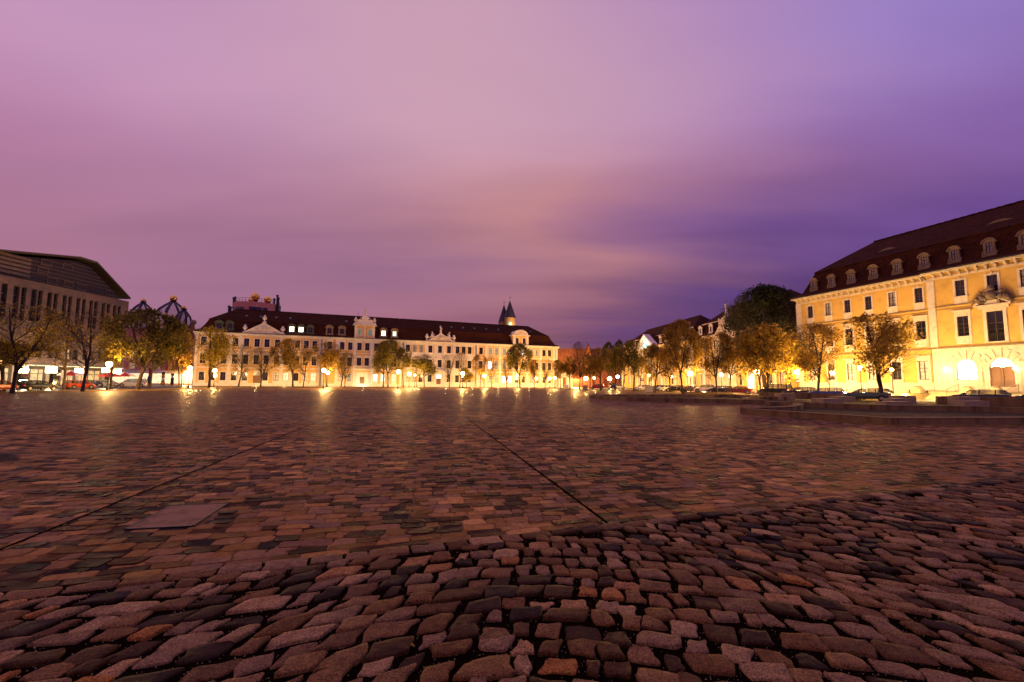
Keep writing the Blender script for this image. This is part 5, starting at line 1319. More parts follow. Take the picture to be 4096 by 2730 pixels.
# label, base x, base y (or Y metres if < 400), top y, crown left, crown right, proto, leaf colour, lean(deg, + = to the right)
TREES = [
 ('thick leaning trunk at the left edge of the photo', 12, 1564, 1250, -120, 90, 'airy', 'yellow', 6),
 ('broad spreading tree with sparse yellow leaves at the far left, beside the black estate car', 49, 1574, 1221, -20, 215, 'airy', 'yellow', 0),
 ('bare tree behind, between the red hatchback and the black estate', 255, 1560, 1300, 175, 330, 'bare2', 'brown', 0),
 ('tall bare wide tree whose trunk crosses the orange-red hatchback', 330, 1566, 1246, 229, 429, 'bare1', 'brown', 0),
 ('slim tree with yellow green leaves left of the big leafy tree', 443, 1556, 1323, 388, 496, 'sparse1', 'yellow', 2),
 ('big full green tree in front of the white people carrier', 549, 1559, 1239, 470, 706, 'full2', 'green', 0),
 ('small round green tree tucked under the big green tree', 601, 1552, 1345, 566, 690, 'full1', 'green', 0),
 ('reddish brown thin tree in front of the red brick columns', 716, 1553, 1334, 672, 772, 'sparse2', 'brown', 0),
 ('second thin trunk right behind the reddish tree', 725, 1547, 1400, 700, 765, 'bare2', 'brown', 0),
 ('large leafy green yellow tree at the left end of the long palaces', 837, 1550, 1313, 772, 934, 'sparse1', 'yellow', 1),
 ('bare leaning tree left of the palace door under the pediment', 954, 1547, 1378, 916, 1018, 'bare1', 'brown', 4),
 ('bare low spreading tree in front of the arched palace door', 1042, 1545.5, 1392, 1012, 1104, 'bare3', 'brown', 0),
 ('leafy orange green tree at the right side of the triangular pediment palace', 1171, 1545.5, 1362, 1100, 1222, 'full3', 'orange', 1),
 ('sparse thin tree just right of the leafy orange green one', 1213, 1545, 1406, 1180, 1262, 'bare2', 'orange', 0),
 ('leafy dark tree crowning the pair of star bright lamps', 1306, 1544, 1372, 1255, 1360, 'full1', 'orange', 0),
 ('bare fan shaped tree left of the floodlit portal', 1364, 1545, 1400, 1335, 1416, 'bare1', 'brown', 2),
 ('curved thin second trunk beside the fan shaped tree', 1379, 1545, 1412, 1352, 1418, 'bare3', 'brown', -2),
 ('tree with thin trunk right of the floodlit portal', 1533, 1544, 1372, 1490, 1572, 'sparse1', 'green', 0),
 ('thick trunked dark leafy tree right of the floodlit portal', 1552, 1543, 1360, 1515, 1610, 'full2', 'green', 0),
 ('leafy green tree at the joint of the two middle palaces', 1615, 1543, 1395, 1582, 1642, 'full3', 'green', 0),
 ('thin sparse tree left of the round leafy tree before the white palace', 1666, 1545.6, 1425, 1640, 1692, 'bare2', 'green', 0),
 ('round leafy green tree before the white palace with statues', 1697, 1547, 1418, 1655, 1743, 'full1', 'green', 0),
 ('bare fan shaped tree right of the white palace door', 1797, 1548, 1418, 1768, 1829, 'bare1', 'brown', 1),
 ('bare tall tree left of a star bright lamp by the white palace', 1839, 1549.7, 1412, 1815, 1872, 'bare2', 'brown', 0),
 ('small cone shaped leafy tree close to the white palace wall', 1866, 1540, 1470, 1848, 1892, 'cone', 'yellow', 0),
 ('sparse brown tree where white and ochre palaces meet', 1920, 1550, 1422, 1895, 1950, 'sparse2', 'brown', 2),
 ('bare spreading tree before the brightly lit middle window', 1966, 1552, 1425, 1940, 1998, 'bare1', 'brown', 0),
 ('bare tree before the two big lit ground floor windows', 2027, 1552, 1428, 1996, 2052, 'bare3', 'brown', 0),
 ('dense tall dark tree covering the ochre palace below its dormer', 2080, 1553, 1376, 2032, 2121, 'full2', 'green', 1),
 ('sparse yellowish tree right of the dense tall one', 2137, 1554, 1440, 2112, 2160, 'sparse1', 'orange', 1),
 ('bare fan tree in front of the last palace windows', 2180, 1555, 1436, 2157, 2208, 'bare1', 'brown', 0),
 ('leafy tree leaning before the white gateway', 2242, 1555, 1442, 2208, 2266, 'full3', 'orange', 2),
 ('dark round leafy tree just right of the white gateway', 2280, 1557, 1427, 2238, 2306, 'full1', 'brown', 0),
 ('tall bare crooked tree standing above the orange roof', 2318, 1558, 1366, 2292, 2364, 'bare3', 'brown', 1),
 ('dense dark round tree left of the second star bright lamp', 2403, 1562.5, 1392, 2328, 2436, 'full1', 'brown', 0),
 ('dark leafy tree above the parked black van', 2462, 1560, 1390, 2428, 2500, 'full2', 'green', 0),
 ('thick trunk at the left corner of the yellow palace portico', 2492, 1561, 1410, 2468, 2520, 'sparse3', 'brown', 0),
 ('forked leafy tree in front of the palace below the cyan gable', 2535, 1565.7, 1366, 2486, 2594, 'full3', 'green', 0),
 ('straight trunk behind the forked tree, by the parking sign', 2562, 1559, 1425, 2540, 2590, 'sparse3', 'orange', 0),
 ('tall forked bare tree right of the cyan gable', 2620, 1570, 1378, 2570, 2662, 'sparse3', 'brown', 0),
 ('small curved tree behind the white hatchback', 2598, 1557, 1455, 2578, 2620, 'sparse1', 'yellow', 0),
 ('sparse brown tree between the silver hatchback and the dark estate', 2682, 1569, 1398, 2630, 2718, 'full3', 'brown', 0),
 ('tallest narrow brown tree of the right row, above the grey saloon', 2730, 1576.5, 1282, 2662, 2784, 'full2', 'brown', 0),
 ('thin tree right of the tallest narrow brown tree', 2785, 1568.5, 1345, 2745, 2822, 'full3', 'orange', 0),
 ('dark nearly bare tree right of the white off-roader', 2868, 80, 1334, 2805, 2925, 'sparse2', 'brown', 0),
 ('reddish tree with a pale trunk left of the dark red saloon', 2917, 79, 1355, 2886, 2985, 'full3', 'brown', 0),
 ('huge dark green tree towering over the right group', 3060, 92, 1146, 2905, 3212, 'big', 'dark', 0),
 ('golden lit maple with a forked trunk beside a star bright lamp', 3066, 74, 1300, 2980, 3165, 'maple', 'orange', 0),
 ('dark straight trunk just left of the forked maple', 3043, 76, 1350, 2990, 3095, 'full2', 'orange', 0),
 ('glowing yellow leafy tree above the gate lamp', 3165, 82, 1330, 3090, 3225, 'full1', 'yellow', 0),
 ('reddish sparse tree in front of the yellow palace corner, beside the blue car', 3271, 60, 1300, 3178, 3366, 'sparse2', 'brown', -3),
 ('round leafy tree in front of the big yellow palace, beside the green estate car', 3528, 51, 1262, 3372, 3640, 'sparse1', 'orange', 0),
 ('young staked tree by the chain posts', 3313, 66, 1440, 3290, 3340, 'bare2', 'yellow', 0),
 ('dark evergreen crown left of the cyan gable palace', 2435, 170, 1370, 2408, 2462, 'full2', 'dark', 0),
 ('dark evergreen crown at the left end of the tree covered palace', 2480, 165, 1362, 2456, 2500, 'full2', 'dark', 0),
 ('bushy brown tree in the gap before the orange roof', 2360, 135, 1420, 2325, 2400, 'full3', 'brown', 0),
]
def nclamp(p, px, dep):
    '''keep a thing on its own line of sight but in front of the long palaces'''
    q = Vector((p.x, p.y)) - NF.o
    if 770 < px < 2235 and q.dot(NF.n) > dep:
        r_ = ray(px, 1550); t_ = (NF.o.dot(NF.n) + dep) / (r_.x * NF.n.x + r_.y * NF.n.y); return Vector((r_.x * t_, r_.y * t_, 0))
    return p
rgt = random.Random(21)
first = True
for i, (lab, bx, by, ty, lx, rx, pr_, lc, lean) in enumerate(TREES):
    if by < 400: base = PY(bx, 1560, by); base.z = 0
    else: base = nclamp(G(bx, by), bx, -9.0)
    Y = base.y
    top = PY((lx + rx) / 2, ty, Y); a = PY(lx, 1450, Y); b_ = PY(rx, 1450, Y)
    H = top.z; W_ = (b_.x - a.x); cxm = (a.x + b_.x) / 2
    t = thing('tree', lab[0].upper() + lab[1:], 'tree', base, rgt.uniform(0, 6.28) if abs(lean) < 3 else 0, 'trees around the square')
    wm, lm = PT[pr_]
    # crown mean offset is absorbed as a gentle lean of the whole tree
    off = (cxm - base.x) * .55 / (H * .6); off = max(-.14, min(.14, off))
    w1 = link('trunk', wm, t); w1.scale = (W_, W_, H)
    t.rotation_euler = (0, off, 0)
    rz_ = rgt.uniform(0, 6.28); w1.rotation_euler = (0, 0, rz_)
    if lm:
        l1 = link('crown', lm, t); l1.scale = (W_, W_, H); l1.rotation_euler = (0, 0, rz_)
        l1.material_slots[0].link = 'OBJECT'; l1.material_slots[0].material = LEAF[lc]
# ------------------------------------------------------------------ street lamps
SODIUM = (1.0, 0.52, 0.14)
glob = lampglass('lamp_glass_warm', (1.0, 0.58, 0.20), 22); globw = lampglass('lamp_glass_white', (1.0, 0.80, 0.45), 9)
_lm = {}
def lamp_parts(h, r_):
    k = (h, r_)
    if k not in _lm:
        p = MB(); p.lathe([(.14, 0), (.13, .5), (.08, .55), (.06, 1.0), (.045, h - r_ * 1.6), (.10, h - r_ * 1.3), (.12, h - r_ * 1.05)], k=10)
        g_ = MB(); g_.lathe([(r_ * .45, h - r_ * 1.05), (r_ * .85, h - r_ * .5), (r_, h), (r_ * .9, h + r_ * .5), (r_ * .5, h + r_ * .9)], k=12)
        c_ = MB(); c_.lathe([(r_ * .62, h + r_ * .9), (r_ * .5, h + r_ * 1.1), (r_ * .15, h + r_ * 1.25), (.02, h + r_ * 1.5)], k=12)
        _lm[k] = (p.mesh('pole', [M['iron']]), g_.mesh('lantern', [glob]), c_.mesh('cap', [M['iron']]))
    return _lm[k]
LD = {}
def bulb(parent, z, power, col, r_=.22):
    k = (power, col, r_)
    if k not in LD:
        ld = bpy.data.lights.new('lamp_bulb', 'POINT'); ld.energy = power; ld.color = col; ld.shadow_soft_size = r_; LD[k] = ld
    o = bpy.data.objects.new('lamp_bulb', LD[k]); C.objects.link(o); o.parent = parent; o.location = (0, 0, z); return o
PW = 5400
LAMPS = [ # label, px, py of the lantern, power factor, radius
 ('lamp with star bright lantern in front of the office arcade', 437, 1458, 1.0, .42),
 ('small lamp at the far left edge of the photo', 14, 1448, .4, .3),
 ('lamp left of the palaces, before the red brick columns', 760, 1473.5, 1.0, .42),
 ('lower lamp close left of the brick column lamp', 737, 1507, .6, .42),
 ('lamp above a parking sign at the left palace end', 859.5, 1482.7, 1.0, .42),
 ('left lamp of the close pair before the volute gable palace', 1296, 1482, 1.0, .42),
 ('right lamp of the close pair before the volute gable palace', 1312, 1492, 1.0, .45),
 ('lamp right of the floodlit portal', 1593, 1488, 1.1, .45),
 ('lamp at the left end of the white palace', 1637.5, 1497, 1.1, .5),
 ('fainter lamp beside the left white palace lamp', 1659.5, 1501.5, .4, .3),
 ('lamp in front of the right half of the white palace', 1851, 1495, 1.1, .5),
 ('lamp at the left end of the rightmost ochre palace', 1937, 1504, 1.1, .5),
 ('lamp under the dense tall dark tree', 2070.5, 1502, 1.0, .42),
 ('lamp at the right end of the long palaces', 2219, 1512, 1.1, .5),
 ('small lamp left of the right end lamp', 2199.6, 1517.5, .5, .35),
 ('star bright lamp above the little cabin', 2343, 1521, 1.3, .7),
 ('small lamp near the red car', 2376, 1512.7, .6, .42),
 ('star bright lamp left of the parked black van', 2438, 1516, 1.3, .7),
 ('lamp above the parked black van', 2470, 1507.6, 1.0, .5),
 ('small lamp behind the white hatchback', 2595, 1502, .4, .3),
 ('small lamp at the silver hatchback', 2686, 1507, .5, .32),
 ('lamp behind the grey saloon', 2760.5, 1494.5, 1.2, .5),
 ('lamp behind the black hatchback near the white gable palace', 2885, 1499.5, 1.0, .42),
 ('small lamp at the pale trunk', 2920, 1505, .4, .3),
 ('brightest star lamp left of the golden maple', 3027, 1487, 1.2, .42),
 ('star bright lamp by the red gate', 3187.6, 1489, 1.5, .36),
 ('lantern on a tall post in front of the big yellow palace', 3440, 1473.5, 1.0, .30),
 ('small lantern on a slim post right of the leafy tree', 3567, 1479.6, .7, .2),
]
for lab, px, py, pf, r_ in LAMPS:
    p = G(px, py, 4.0)
    if p.y > 148: p = PY(px, py, 148.0)
    q = nclamp(p, px, -12.0)
    if (q.xy - p.xy).length > .01: p = PY(px, py, q.y)
    if p.x > 45.5: p = PY(px, py, p.y * 45.5 / p.x)
    hz = max(3.2, p.z)
    t = thing('street_lamp', lab[0].upper() + lab[1:], 'street lamp', (p.x, p.y, 0), 0, 'street lamps around the square')
    a, b_, c_ = lamp_parts(4.0, r_); link('pole', a, t); link('lantern', b_, t); link('cap', c_, t)
    t.scale = (1, 1, hz / 4.0)
    bulb(t, 4.0, PW * pf * (1.0 if p.y > 70 else .75), SODIUM, .25)
# wall lamps: soft light thrown on the big palace and the portal
def fixture(name, lab, cat, loc, rz, build_, power, col, lo=(0, -.5, 0), r_=.2, group=None):
    t = thing(name, lab, cat, loc, rz, group)
    build_(t); o = bulb(t, 0, power, col, r_); o.location = lo; return t
def wl(t):
    m_ = MB(); m_.box(-.04, .04, -.35, 0, -.04, .04); m_.build('bracket', M['iron'], t)
    m_ = MB(); m_.lathe([(.1, -.2), (.2, 0), (.17, .2), (.08, .3)], 0, -.42, 8); m_.build('lantern', glob, t)
x_ = EF.u(3790, 1465, pr)
fixture('wall_lamp', 'wall lamp left of the arched window on the big yellow palace', 'wall lamp', EF.pos(x_, pr, 3.9), EF.ang, wl, 10, (1, .72, .36), (0, -.42, 0))
x_ = EF.u(4068, 1475, pr)
fixture('wall_lamp', 'wall lamp right of the arched door on the big yellow palace', 'wall lamp', EF.pos(x_, pr, 3.9), EF.ang, wl, 10, (1, .72, .36), (0, -.42, 0))
# floodlights added to even out the facades, except the one lighting the portal
lens = lampglass('fill_light_lens', (1, .66, .3), 2.5)
def gf(t):
    m_ = MB(); m_.box(-.22, .22, -.15, .15, 0, .12); m_.build('housing', M['iron'], t)
    m_ = MB(); m_.box(-.18, .18, -.12, .12, .12, .16); m_.build('lens', lens, t)
def fill_flood(lab, fr, u_, dep, power, col=(1, .66, .28)):
    x, y, _ = fr.pos(u_, dep)
    power *= .62
    t = thing('fill_floodlight', lab, 'floodlight', (x, y, 0.05), fr.ang, 'mostly added floodlights in front of the buildings'); gf(t)
    o = bulb(t, .5, power, col, .3); return t
for i, p in enumerate((3240, 3420, 3640, 3800, 3935, 4060)):
    fill_flood(('Added fill floodlight on the ground at the %s of the big yellow palace' % ('left corner', 'middle of the wing', 'wing end', 'left edge of the bay', 'step before the door', 'far right')[i]), EF, EF.u(p), -9.0, 4500)
fill_flood('Floodlight in front of the portal under the balcony', NF, NF.u(1452), -2.6, 900, (1, .8, .5))
for lab, px in (('left end', 800), ('door', 1044), ('right end', 1150)): fill_flood('Added fill floodlight washing the %s of the leftmost palace' % lab, NF, NF.u(px), -8, 1800)
for lab, px in (('left', 1330), ('right', 1575)): fill_flood('Added fill floodlight washing the %s side of the volute gable palace' % lab, NF, NF.u(px), -8, 1800)
for lab, px in (('left', 1660), ('middle', 1761), ('right', 1862)): fill_flood('Added fill floodlight washing the %s of the white palace' % lab, NF, NF.u(px), -8, 1800)
for lab, px in (('left', 1960), ('middle', 2080), ('right', 2190)): fill_flood('Added fill floodlight washing the %s of the rightmost ochre palace' % lab, NF, NF.u(px), -8, 1800)
for lab, px in (('portico', 2560), ('middle', 2660)): fill_flood('Added fill floodlight washing the %s of the cyan gable palace' % lab, BF, BF.u(px), -6, 1300)
for lab, px in (('left', 2830), ('centre', 2905), ('right', 3020)): fill_flood('Added fill floodlight washing the %s of the statue gable palace' % lab, BF, BF.u(px), -6, 1300)
# hanging cube lights of the arcade
for lab, px, py, s_, pw in (('largest white glowing cube light, leftmost at the arcade', 88, 1479, 1.15, 1000), ('second white glowing cube light at the arcade', 206, 1480, 1.15, 1000), ('yellowish glowing cube light behind the bare trees', 316, 1484, .95, 800),
                        ('glowing cube light left of the silver hatchback', 424, 1482, .95, 800), ('rightmost glowing cube light at the red parasol', 469, 1486, .95, 800)):
    r_ = ray(px, py); x = -87.0; tt = x / r_.x; y = r_.y * tt; z = EYE + r_.z * tt
    t = thing('cube_light', lab[0].upper() + lab[1:], 'hanging light', (x, y, z), 0, 'glowing cube lights of the arcade')
    m_ = MB(); m_.box(-s_ / 2, s_ / 2, -s_ / 2, s_ / 2, -s_ / 2, s_ / 2); m_.build('shade', globw, t)
    m_ = MB()
    for a in (-1, 1):
        for b2 in (-1, 1): m_.box(a * s_ / 2 - .03, a * s_ / 2 + .03, b2 * s_ / 2 - .03, b2 * s_ / 2 + .03, -s_ / 2, s_ / 2)
    m_.box(-.03, .03, -.03, .03, s_ / 2, s_ / 2 + .5); m_.box(-5.2, .0, -.03, .03, s_ / 2 + .5, s_ / 2 + .56)
    m_.build('frame', M['iron'], t); bulb(t, 0, pw, (1, .82, .5), .3)

# ------------------------------------------------------------------ cars
rubber = mat('tyre_rubber', (.015, .013, .012), .8); rimm = mat('alloy_rim', (.45, .43, .40), .3, metal=.9)
headg = mat('headlight_glass', (.6, .6, .58), .1, spec=.9); tail = mat('tail_light_red', (.45, .01, .01), .2, spec=.8); plate = mat('number_plate_white', (.7, .7, .66), .5)
carglass = mat('car_glass', (.03, .028, .026), .06, spec=1.0)
_n = NT(carglass.node_tree); _t = _n.new('ShaderNodeBsdfTransparent', {0: (.75, .78, .74, 1)}); _x = _n.new('ShaderNodeMixShader', {0: .62, 1: _n.n['Principled BSDF'].outputs[0], 2: _t.outputs[0]}); _n.l.new(_x.outputs[0], _n.n['Material Output'].inputs[0])
def paint(name, col, r_=.22):
    m = mat(name, col, r_); b = m.node_tree.nodes['Principled BSDF']; b.inputs['Coat Weight'].default_value = .8; b.inputs['Coat Roughness'].default_value = .05; return m
PAINT = dict(black=paint('black_car_paint', (.010, .009, .010)), red=paint('red_car_paint', (.45, .02, .01)), orange=paint('orange_red_car_paint', (.55, .07, .015)), silver=paint('silver_car_paint', (.34, .31, .28), .3),
             white=paint('white_car_paint', (.62, .58, .52)), grey=paint('grey_car_paint', (.12, .10, .09), .3), blue=paint('blue_car_paint', (.015, .08, .32)), green=paint('green_car_paint', (.05, .11, .06)), darkred=paint('dark_red_car_paint', (.09, .01, .012)))
# profiles: length axis x (front = +x). (x, belt z) and greenhouse stations
KINDS = dict(
    hatch=dict(L=4.1, W=1.74, H=1.48, hood=.92, belt=.95, gh=[(1.05, .0), (.45, .82), (-.9, 1.0), (-1.55, .92), (-1.95, .05)], tailz=.98),
    estate=dict(L=4.7, W=1.80, H=1.47, hood=.88, belt=.95, gh=[(1.15, .0), (.45, .85), (-.8, 1.0), (-1.85, .90), (-2.28, .1)], tailz=.98),
    saloon=dict(L=4.8, W=1.84, H=1.44, hood=.86, belt=.94, gh=[(1.15, .0), (.35, .88), (-.6, 1.0), (-1.05, .92), (-1.8, .05)], tailz=1.0),
    suv=dict(L=4.4, W=1.82, H=1.70, hood=1.05, belt=1.08, gh=[(1.15, .0), (.6, .85), (-.8, 1.0), (-1.75, .93), (-2.12, .1)], tailz=1.1),
    van=dict(L=4.9, W=1.92, H=1.85, hood=1.05, belt=1.1, gh=[(1.55, .0), (.75, .9), (-.8, 1.0), (-2.1, .97), (-2.38, .1)], tailz=1.1),
    jeep=dict(L=4.7, W=1.88, H=1.86, hood=1.12, belt=1.15, gh=[(1.0, .0), (.62, .93), (-.8, 1.0), (-2.1, .98), (-2.28, .1)], tailz=1.15))
def loft(mb, secs, m=0):
    k = len(secs[0]); o = len(mb.v)
    for s_ in secs: mb.v += [tuple(p) for p in s_]
    for i in range(len(secs) - 1):
        for j in range(k):
            a = o + i * k + j; b_ = o + i * k + (j + 1) % k; mb.f.append((a, b_, b_ + k, a + k)); mb.m.append(m)
    mb.f.append(tuple(o + j for j in range(k))[::-1]); mb.m.append(m)
    mb.f.append(tuple(o + (len(secs) - 1) * k + j for j in range(k))); mb.m.append(m)
_cm = {}
def car_meshes(kind):
    if kind in _cm: return _cm[kind]
    K = KINDS[kind]; L, W_, H = K['L'] / 2, K['W'] / 2, K['H']; hb, bl, tz = K['hood'], K['belt'], K['tailz']
    def sec(x, w_, zt, zb=.24):
        return [(x, -w_ * .9, zb), (x, -w_, zb + .16), (x, -w_, zt * .62), (x, -w_ * .965, zt * .93), (x, -w_ * .82, zt), (x, 0, zt + .03), (x, w_ * .82, zt), (x, w_ * .965, zt * .93), (x, w_, zt * .62), (x, w_, zb + .16), (x, w_ * .9, zb)]
    xs = K['gh'][0][0]
    body = MB()
    loft(body, [sec(-L, W_ * .86, tz * .78, .38), sec(-L + .06, W_ * .93, tz * .93, .30), sec(-L + .3, W_, tz, .24), sec(-L + 1.0, W_, bl + .02), sec(0, W_, bl), sec(xs, W_, bl - .02), sec(xs + .35, W_ * .99, hb + (bl - hb) * .5), sec(L - .55, W_ * .97, hb * .90), sec(L - .18, W_ * .92, hb * .78, .26), sec(L - .03, W_ * .82, hb * .62, .32), sec(L, W_ * .7, hb * .5, .38)])
    gl = MB(); secs = []
    hh = H - bl
    for x, f in K['gh']:
        ins = .10 + .16 * f
        secs.append([(x, -W_ * .93, bl - .03), (x, -W_ + ins + .02, bl - .02 + (hh - .03) * f), (x, W_ - ins - .02, bl - .02 + (hh - .03) * f), (x, W_ * .93, bl - .03)])
    loft(gl, secs)
    g = K['gh']
    for (xa, fa), (xb, fb) in ((g[1], g[2]), (g[2], g[3])):       # roof panel
        va = bl + hh * fa; vb = bl + hh * fb; wa, wb_ = W_ - .10 - .16 * fa, W_ - .10 - .16 * fb
        body.add([(xa, -wa, va - .03), (xb, -wb_, vb - .03), (xb, wb_, vb - .03), (xa, wa, va - .03), (xa, -wa * .9, va + .012), (xb, -wb_ * .9, vb + .012), (xb, wb_ * .9, vb + .012), (xa, wa * .9, va + .012)],
                 [(4, 7, 6, 5), (0, 1, 5, 4), (2, 3, 7, 6), (1, 2, 6, 5), (3, 0, 4, 7), (0, 3, 2, 1)])
    for s_ in (-1, 1):                                           # pillars
        def P(i, t=0): x, f = g[i]; return (x, s_ * (W_ - .085 - .16 * f), bl + hh * f - .02)
        for i, j, r_ in ((0, 1, .045), (4, 3, .07)): body.tube(P(i), P(j), r_, r_, 4)
        for x in ((-.15), (-.15 + g[3][0]) / 2 * 1.0 - .25): body.tube((x, s_ * (W_ - .07), bl), (x - .05, s_ * (W_ - .24), H - .03), .045, .045, 4)
        body.box(.75 if kind != 'jeep' else .6, .95 if kind != 'jeep' else .8, s_ * (W_ + .02), s_ * (W_ + .2), bl + .0, bl + .14)
    wh = []
    r_ = .32 if kind not in ('suv', 'jeep', 'van') else .37
    t = MB(); rim = MB()
    def ring(mb_, ra, w_, k=18, y0=0.0):
        vs = []
        for y, rr_ in ((-w_ / 2, ra * .93), (-w_ / 2 * .7, ra), (w_ / 2 * .7, ra), (w_ / 2, ra * .93)):
            for i in range(k): a = 2 * math.pi * i / k; vs.append((rr_ * math.cos(a), y + y0, rr_ * math.sin(a)))
        fs = [(j * k + i, j * k + (i + 1) % k, (j + 1) * k + (i + 1) % k, (j + 1) * k + i) for j in range(3) for i in range(k)]
        fs += [tuple(range(k)), tuple(range(3 * k, 4 * k))]; mb_.add(vs, fs)
    ring(t, r_, .22); ring(rim, r_ * .64, .235)
    arch = MB(); ring(arch, r_ * 1.16, .20)
    hl = MB(); hl.box(L - .32, L - .07, -.02, .26, hb * .60, hb * .76)
    _cm[kind] = dict(body=body, gl=gl.mesh('windows', [carglass], False), tyre=t.mesh('tyre', [rubber], True), rim=rim.mesh('rim', [rimm]), arch=arch, K=K, r=r_)
    return _cm[kind]
def car(kind, col, lab, px, py, heading, Y=None, z=0.0, X=None):
    cm = car_meshes(kind); K = cm['K']; L, W_ = K['L'] / 2, K['W'] / 2
    p = G(px, py) if Y is None else PY(px, 1560, Y)
    t = thing('car', lab[0].upper() + lab[1:], 'car', (p.x, p.y, z), heading, 'cars parked along the edges')
    key = (kind, col)
    if key not in _cm:
        _cm[key] = cm['body'].mesh('body', [PAINT[col]], True)
        _cm[key].set_sharp_from_angle(angle=R(38)) if hasattr(_cm[key], 'set_sharp_from_angle') else None
    bo = link('body', _cm[key], t); link('windows', cm['gl'], t)
    for sx in (1, -1):
        for sy in (1, -1):
            x = (L - .82) if sx > 0 else (-L + .82); y = sy * (W_ - .10)
            if ('archm', kind) not in _cm: _cm[('archm', kind)] = cm['arch'].mesh('wheel_arch', [rubber])
            link('wheel_arch', _cm[('archm', kind)], t, (x, sy * (W_ - .093), cm['r'] + .03))
            w_ = link('wheel', cm['tyre'], t, (x, y, cm['r'])); link('rim', cm['rim'], w_)
    for sy in (1, -1):
        m_ = MB(); m_.add([(L - .42, sy * W_ * .93, K['hood'] * .78), (L - .06, sy * W_ * .80, K['hood'] * .62), (L - .05, sy * W_ * .52, K['hood'] * .62), (L - .28, sy * W_ * .60, K['hood'] * .83), (L - .36, sy * W_ * .975, K['hood'] * .66), (L - .04, sy * W_ * .82, K['hood'] * .54), (L - .01, sy * W_ * .5, K['hood'] * .52)],
              [(0, 1, 2, 3), (0, 4, 5, 1), (1, 5, 6, 2)]); m_.build('headlight', headg, t)
        m_ = MB(); m_.box(-L - .005, -L + .22, sy * W_ * .66, sy * (W_ * .97), K['tailz'] * .66, K['tailz'] * .86); m_.build('tail_light', tail, t)
    for s_, z_ in ((1, .42), (-1, .62)):
        m_ = MB(); m_.box(s_ * (L + .005), s_ * (L + .025), -.26, .26, z_, z_ + .12); m_.build('number_plate', plate, t)
    return t
H_ = math.pi / 2
car('hatch', 'red', 'bright red hatchback cut by the left edge of the photo', -10, 1566, H_ + .1)
car('estate', 'black', 'black estate car near the left edge behind the broad yellow tree', 145, 1563, H_ - .05)
car('hatch', 'orange', 'orange-red hatchback behind the tall bare trunk', 318, 1556, H_ - .3)
car('hatch', 'black', 'small black car between the orange-red hatchback and the silver one', 370, 1550, -.3)
car('hatch', 'silver', 'silver hatchback under the star bright lamp', 432, 1549, -.15)
car('van', 'white', 'white people carrier behind the big green tree trunk', 530, 1549, math.pi + .45)
car('hatch', 'red', 'red car near the little cabin at the far corner', 2388, 1557.5, 2.9)
car('van', 'black', 'black van parked under the lamp at the far corner', 2449, 1559, -1.7)
car('hatch', 'white', 'white car half hidden behind the trunk right of the black van', 2476, 1557, 0.1)
car('hatch', 'white', 'white hatchback seen side on, left of the grey cabinet', 2570, 1560, math.pi + .2, Y=112)
car('hatch', 'black', 'dark hatchback just behind the tall forked tree', 2636, 1560, H_ + .5, Y=108)
car('hatch', 'silver', 'silver hatchback between two dark cars', 2660, 1560, math.pi + .35, Y=106)
car('saloon', 'black', 'black saloon car left of the grey one', 2708, 1560, H_ + .75, Y=100)
car('saloon', 'grey', 'grey saloon car behind the lamp post', 2762, 1560, H_ + .8, Y=98)
car('suv', 'white', 'white off-roader with red tail light', 2820, 1560, math.pi - .55, Y=96)
car('estate', 'black', 'black hatchback right of the white off-roader', 2880, 1560, H_ + .85, Y=90)
car('saloon', 'darkred', 'large dark red saloon with glowing tail lamps', 2955, 1560, H_ + .85, Y=82)
car('jeep', 'black', 'big dark off-road estate behind the forked maple', 3098, 1560, H_ + .6, Y=72)
car('hatch', 'black', 'black hatchback in front of the red gate', 3198, 1560, H_ + .75, Y=63)
car('hatch', 'blue', 'bright blue car in front of the yellow palace corner', 3300, 1560, H_ + .8, Y=58)
car('estate', 'green', 'green estate car left of the leafy tree', 3462, 1560, H_ + .75, Y=52)
car('estate', 'black', 'shiny black estate car before the entrance steps', 3905, 1560, H_ + .75, Y=45)
car('estate', 'black', 'black car bonnet entering at the right edge', 4160, 1560, H_ + .7, Y=42)

# ------------------------------------------------------------------ street furniture
def bench(lab, px, py, rz=0.0, L=2.6):
    p = nclamp(G(px, py), px, -10.0); t = thing('bench', lab, 'bench', p, rz, 'benches under the trees')
    for k in range(4):
        m_ = MB(); m_.box(-L / 2, L / 2, -.24 + k * .125, -.14 + k * .125, .43, .47); m_.build('seat_slat', M['wood'], t)
    for s_ in (-1, 1):
        m_ = MB(); x = s_ * (L / 2 - .2); m_.tube((x, -.22, 0), (x, -.22, .43), .025, .025, 5); m_.tube((x, .22, 0), (x, .22, .43), .025, .025, 5); m_.tube((x, -.22, .41), (x, .22, .41), .025, .025, 5); m_.build('leg_frame', M['iron'], t)
for lab, px, py, rz in (('Bench left of the first trunk gap, before the black estate', 100, 1568, 1.2), ('Bench to the right of the black estate', 196, 1564, 1.1), ('Bench beside the big green tree trunk', 560, 1554, .6),
                    ('Bench left of the lamp before the brick columns', 683, 1551, .4), ('Bench under the pair of lamps', 1287, 1545, .4), ('Bench on the left of the white palace', 1627, 1546, .4),
                    ('Bench between two thin trunks before the white palace', 1680, 1547, .4), ('Bench right of the white palace lamp', 1866, 1549, .4), ('Bench below the bright middle window', 1985, 1551, .4), ('Bench beside the forked leafy tree on the right', 2538, 1563, .2), ('Bench at the far right of the leftmost palace', 1130, 1546, .4)):
    bench(lab, px, py, rz)
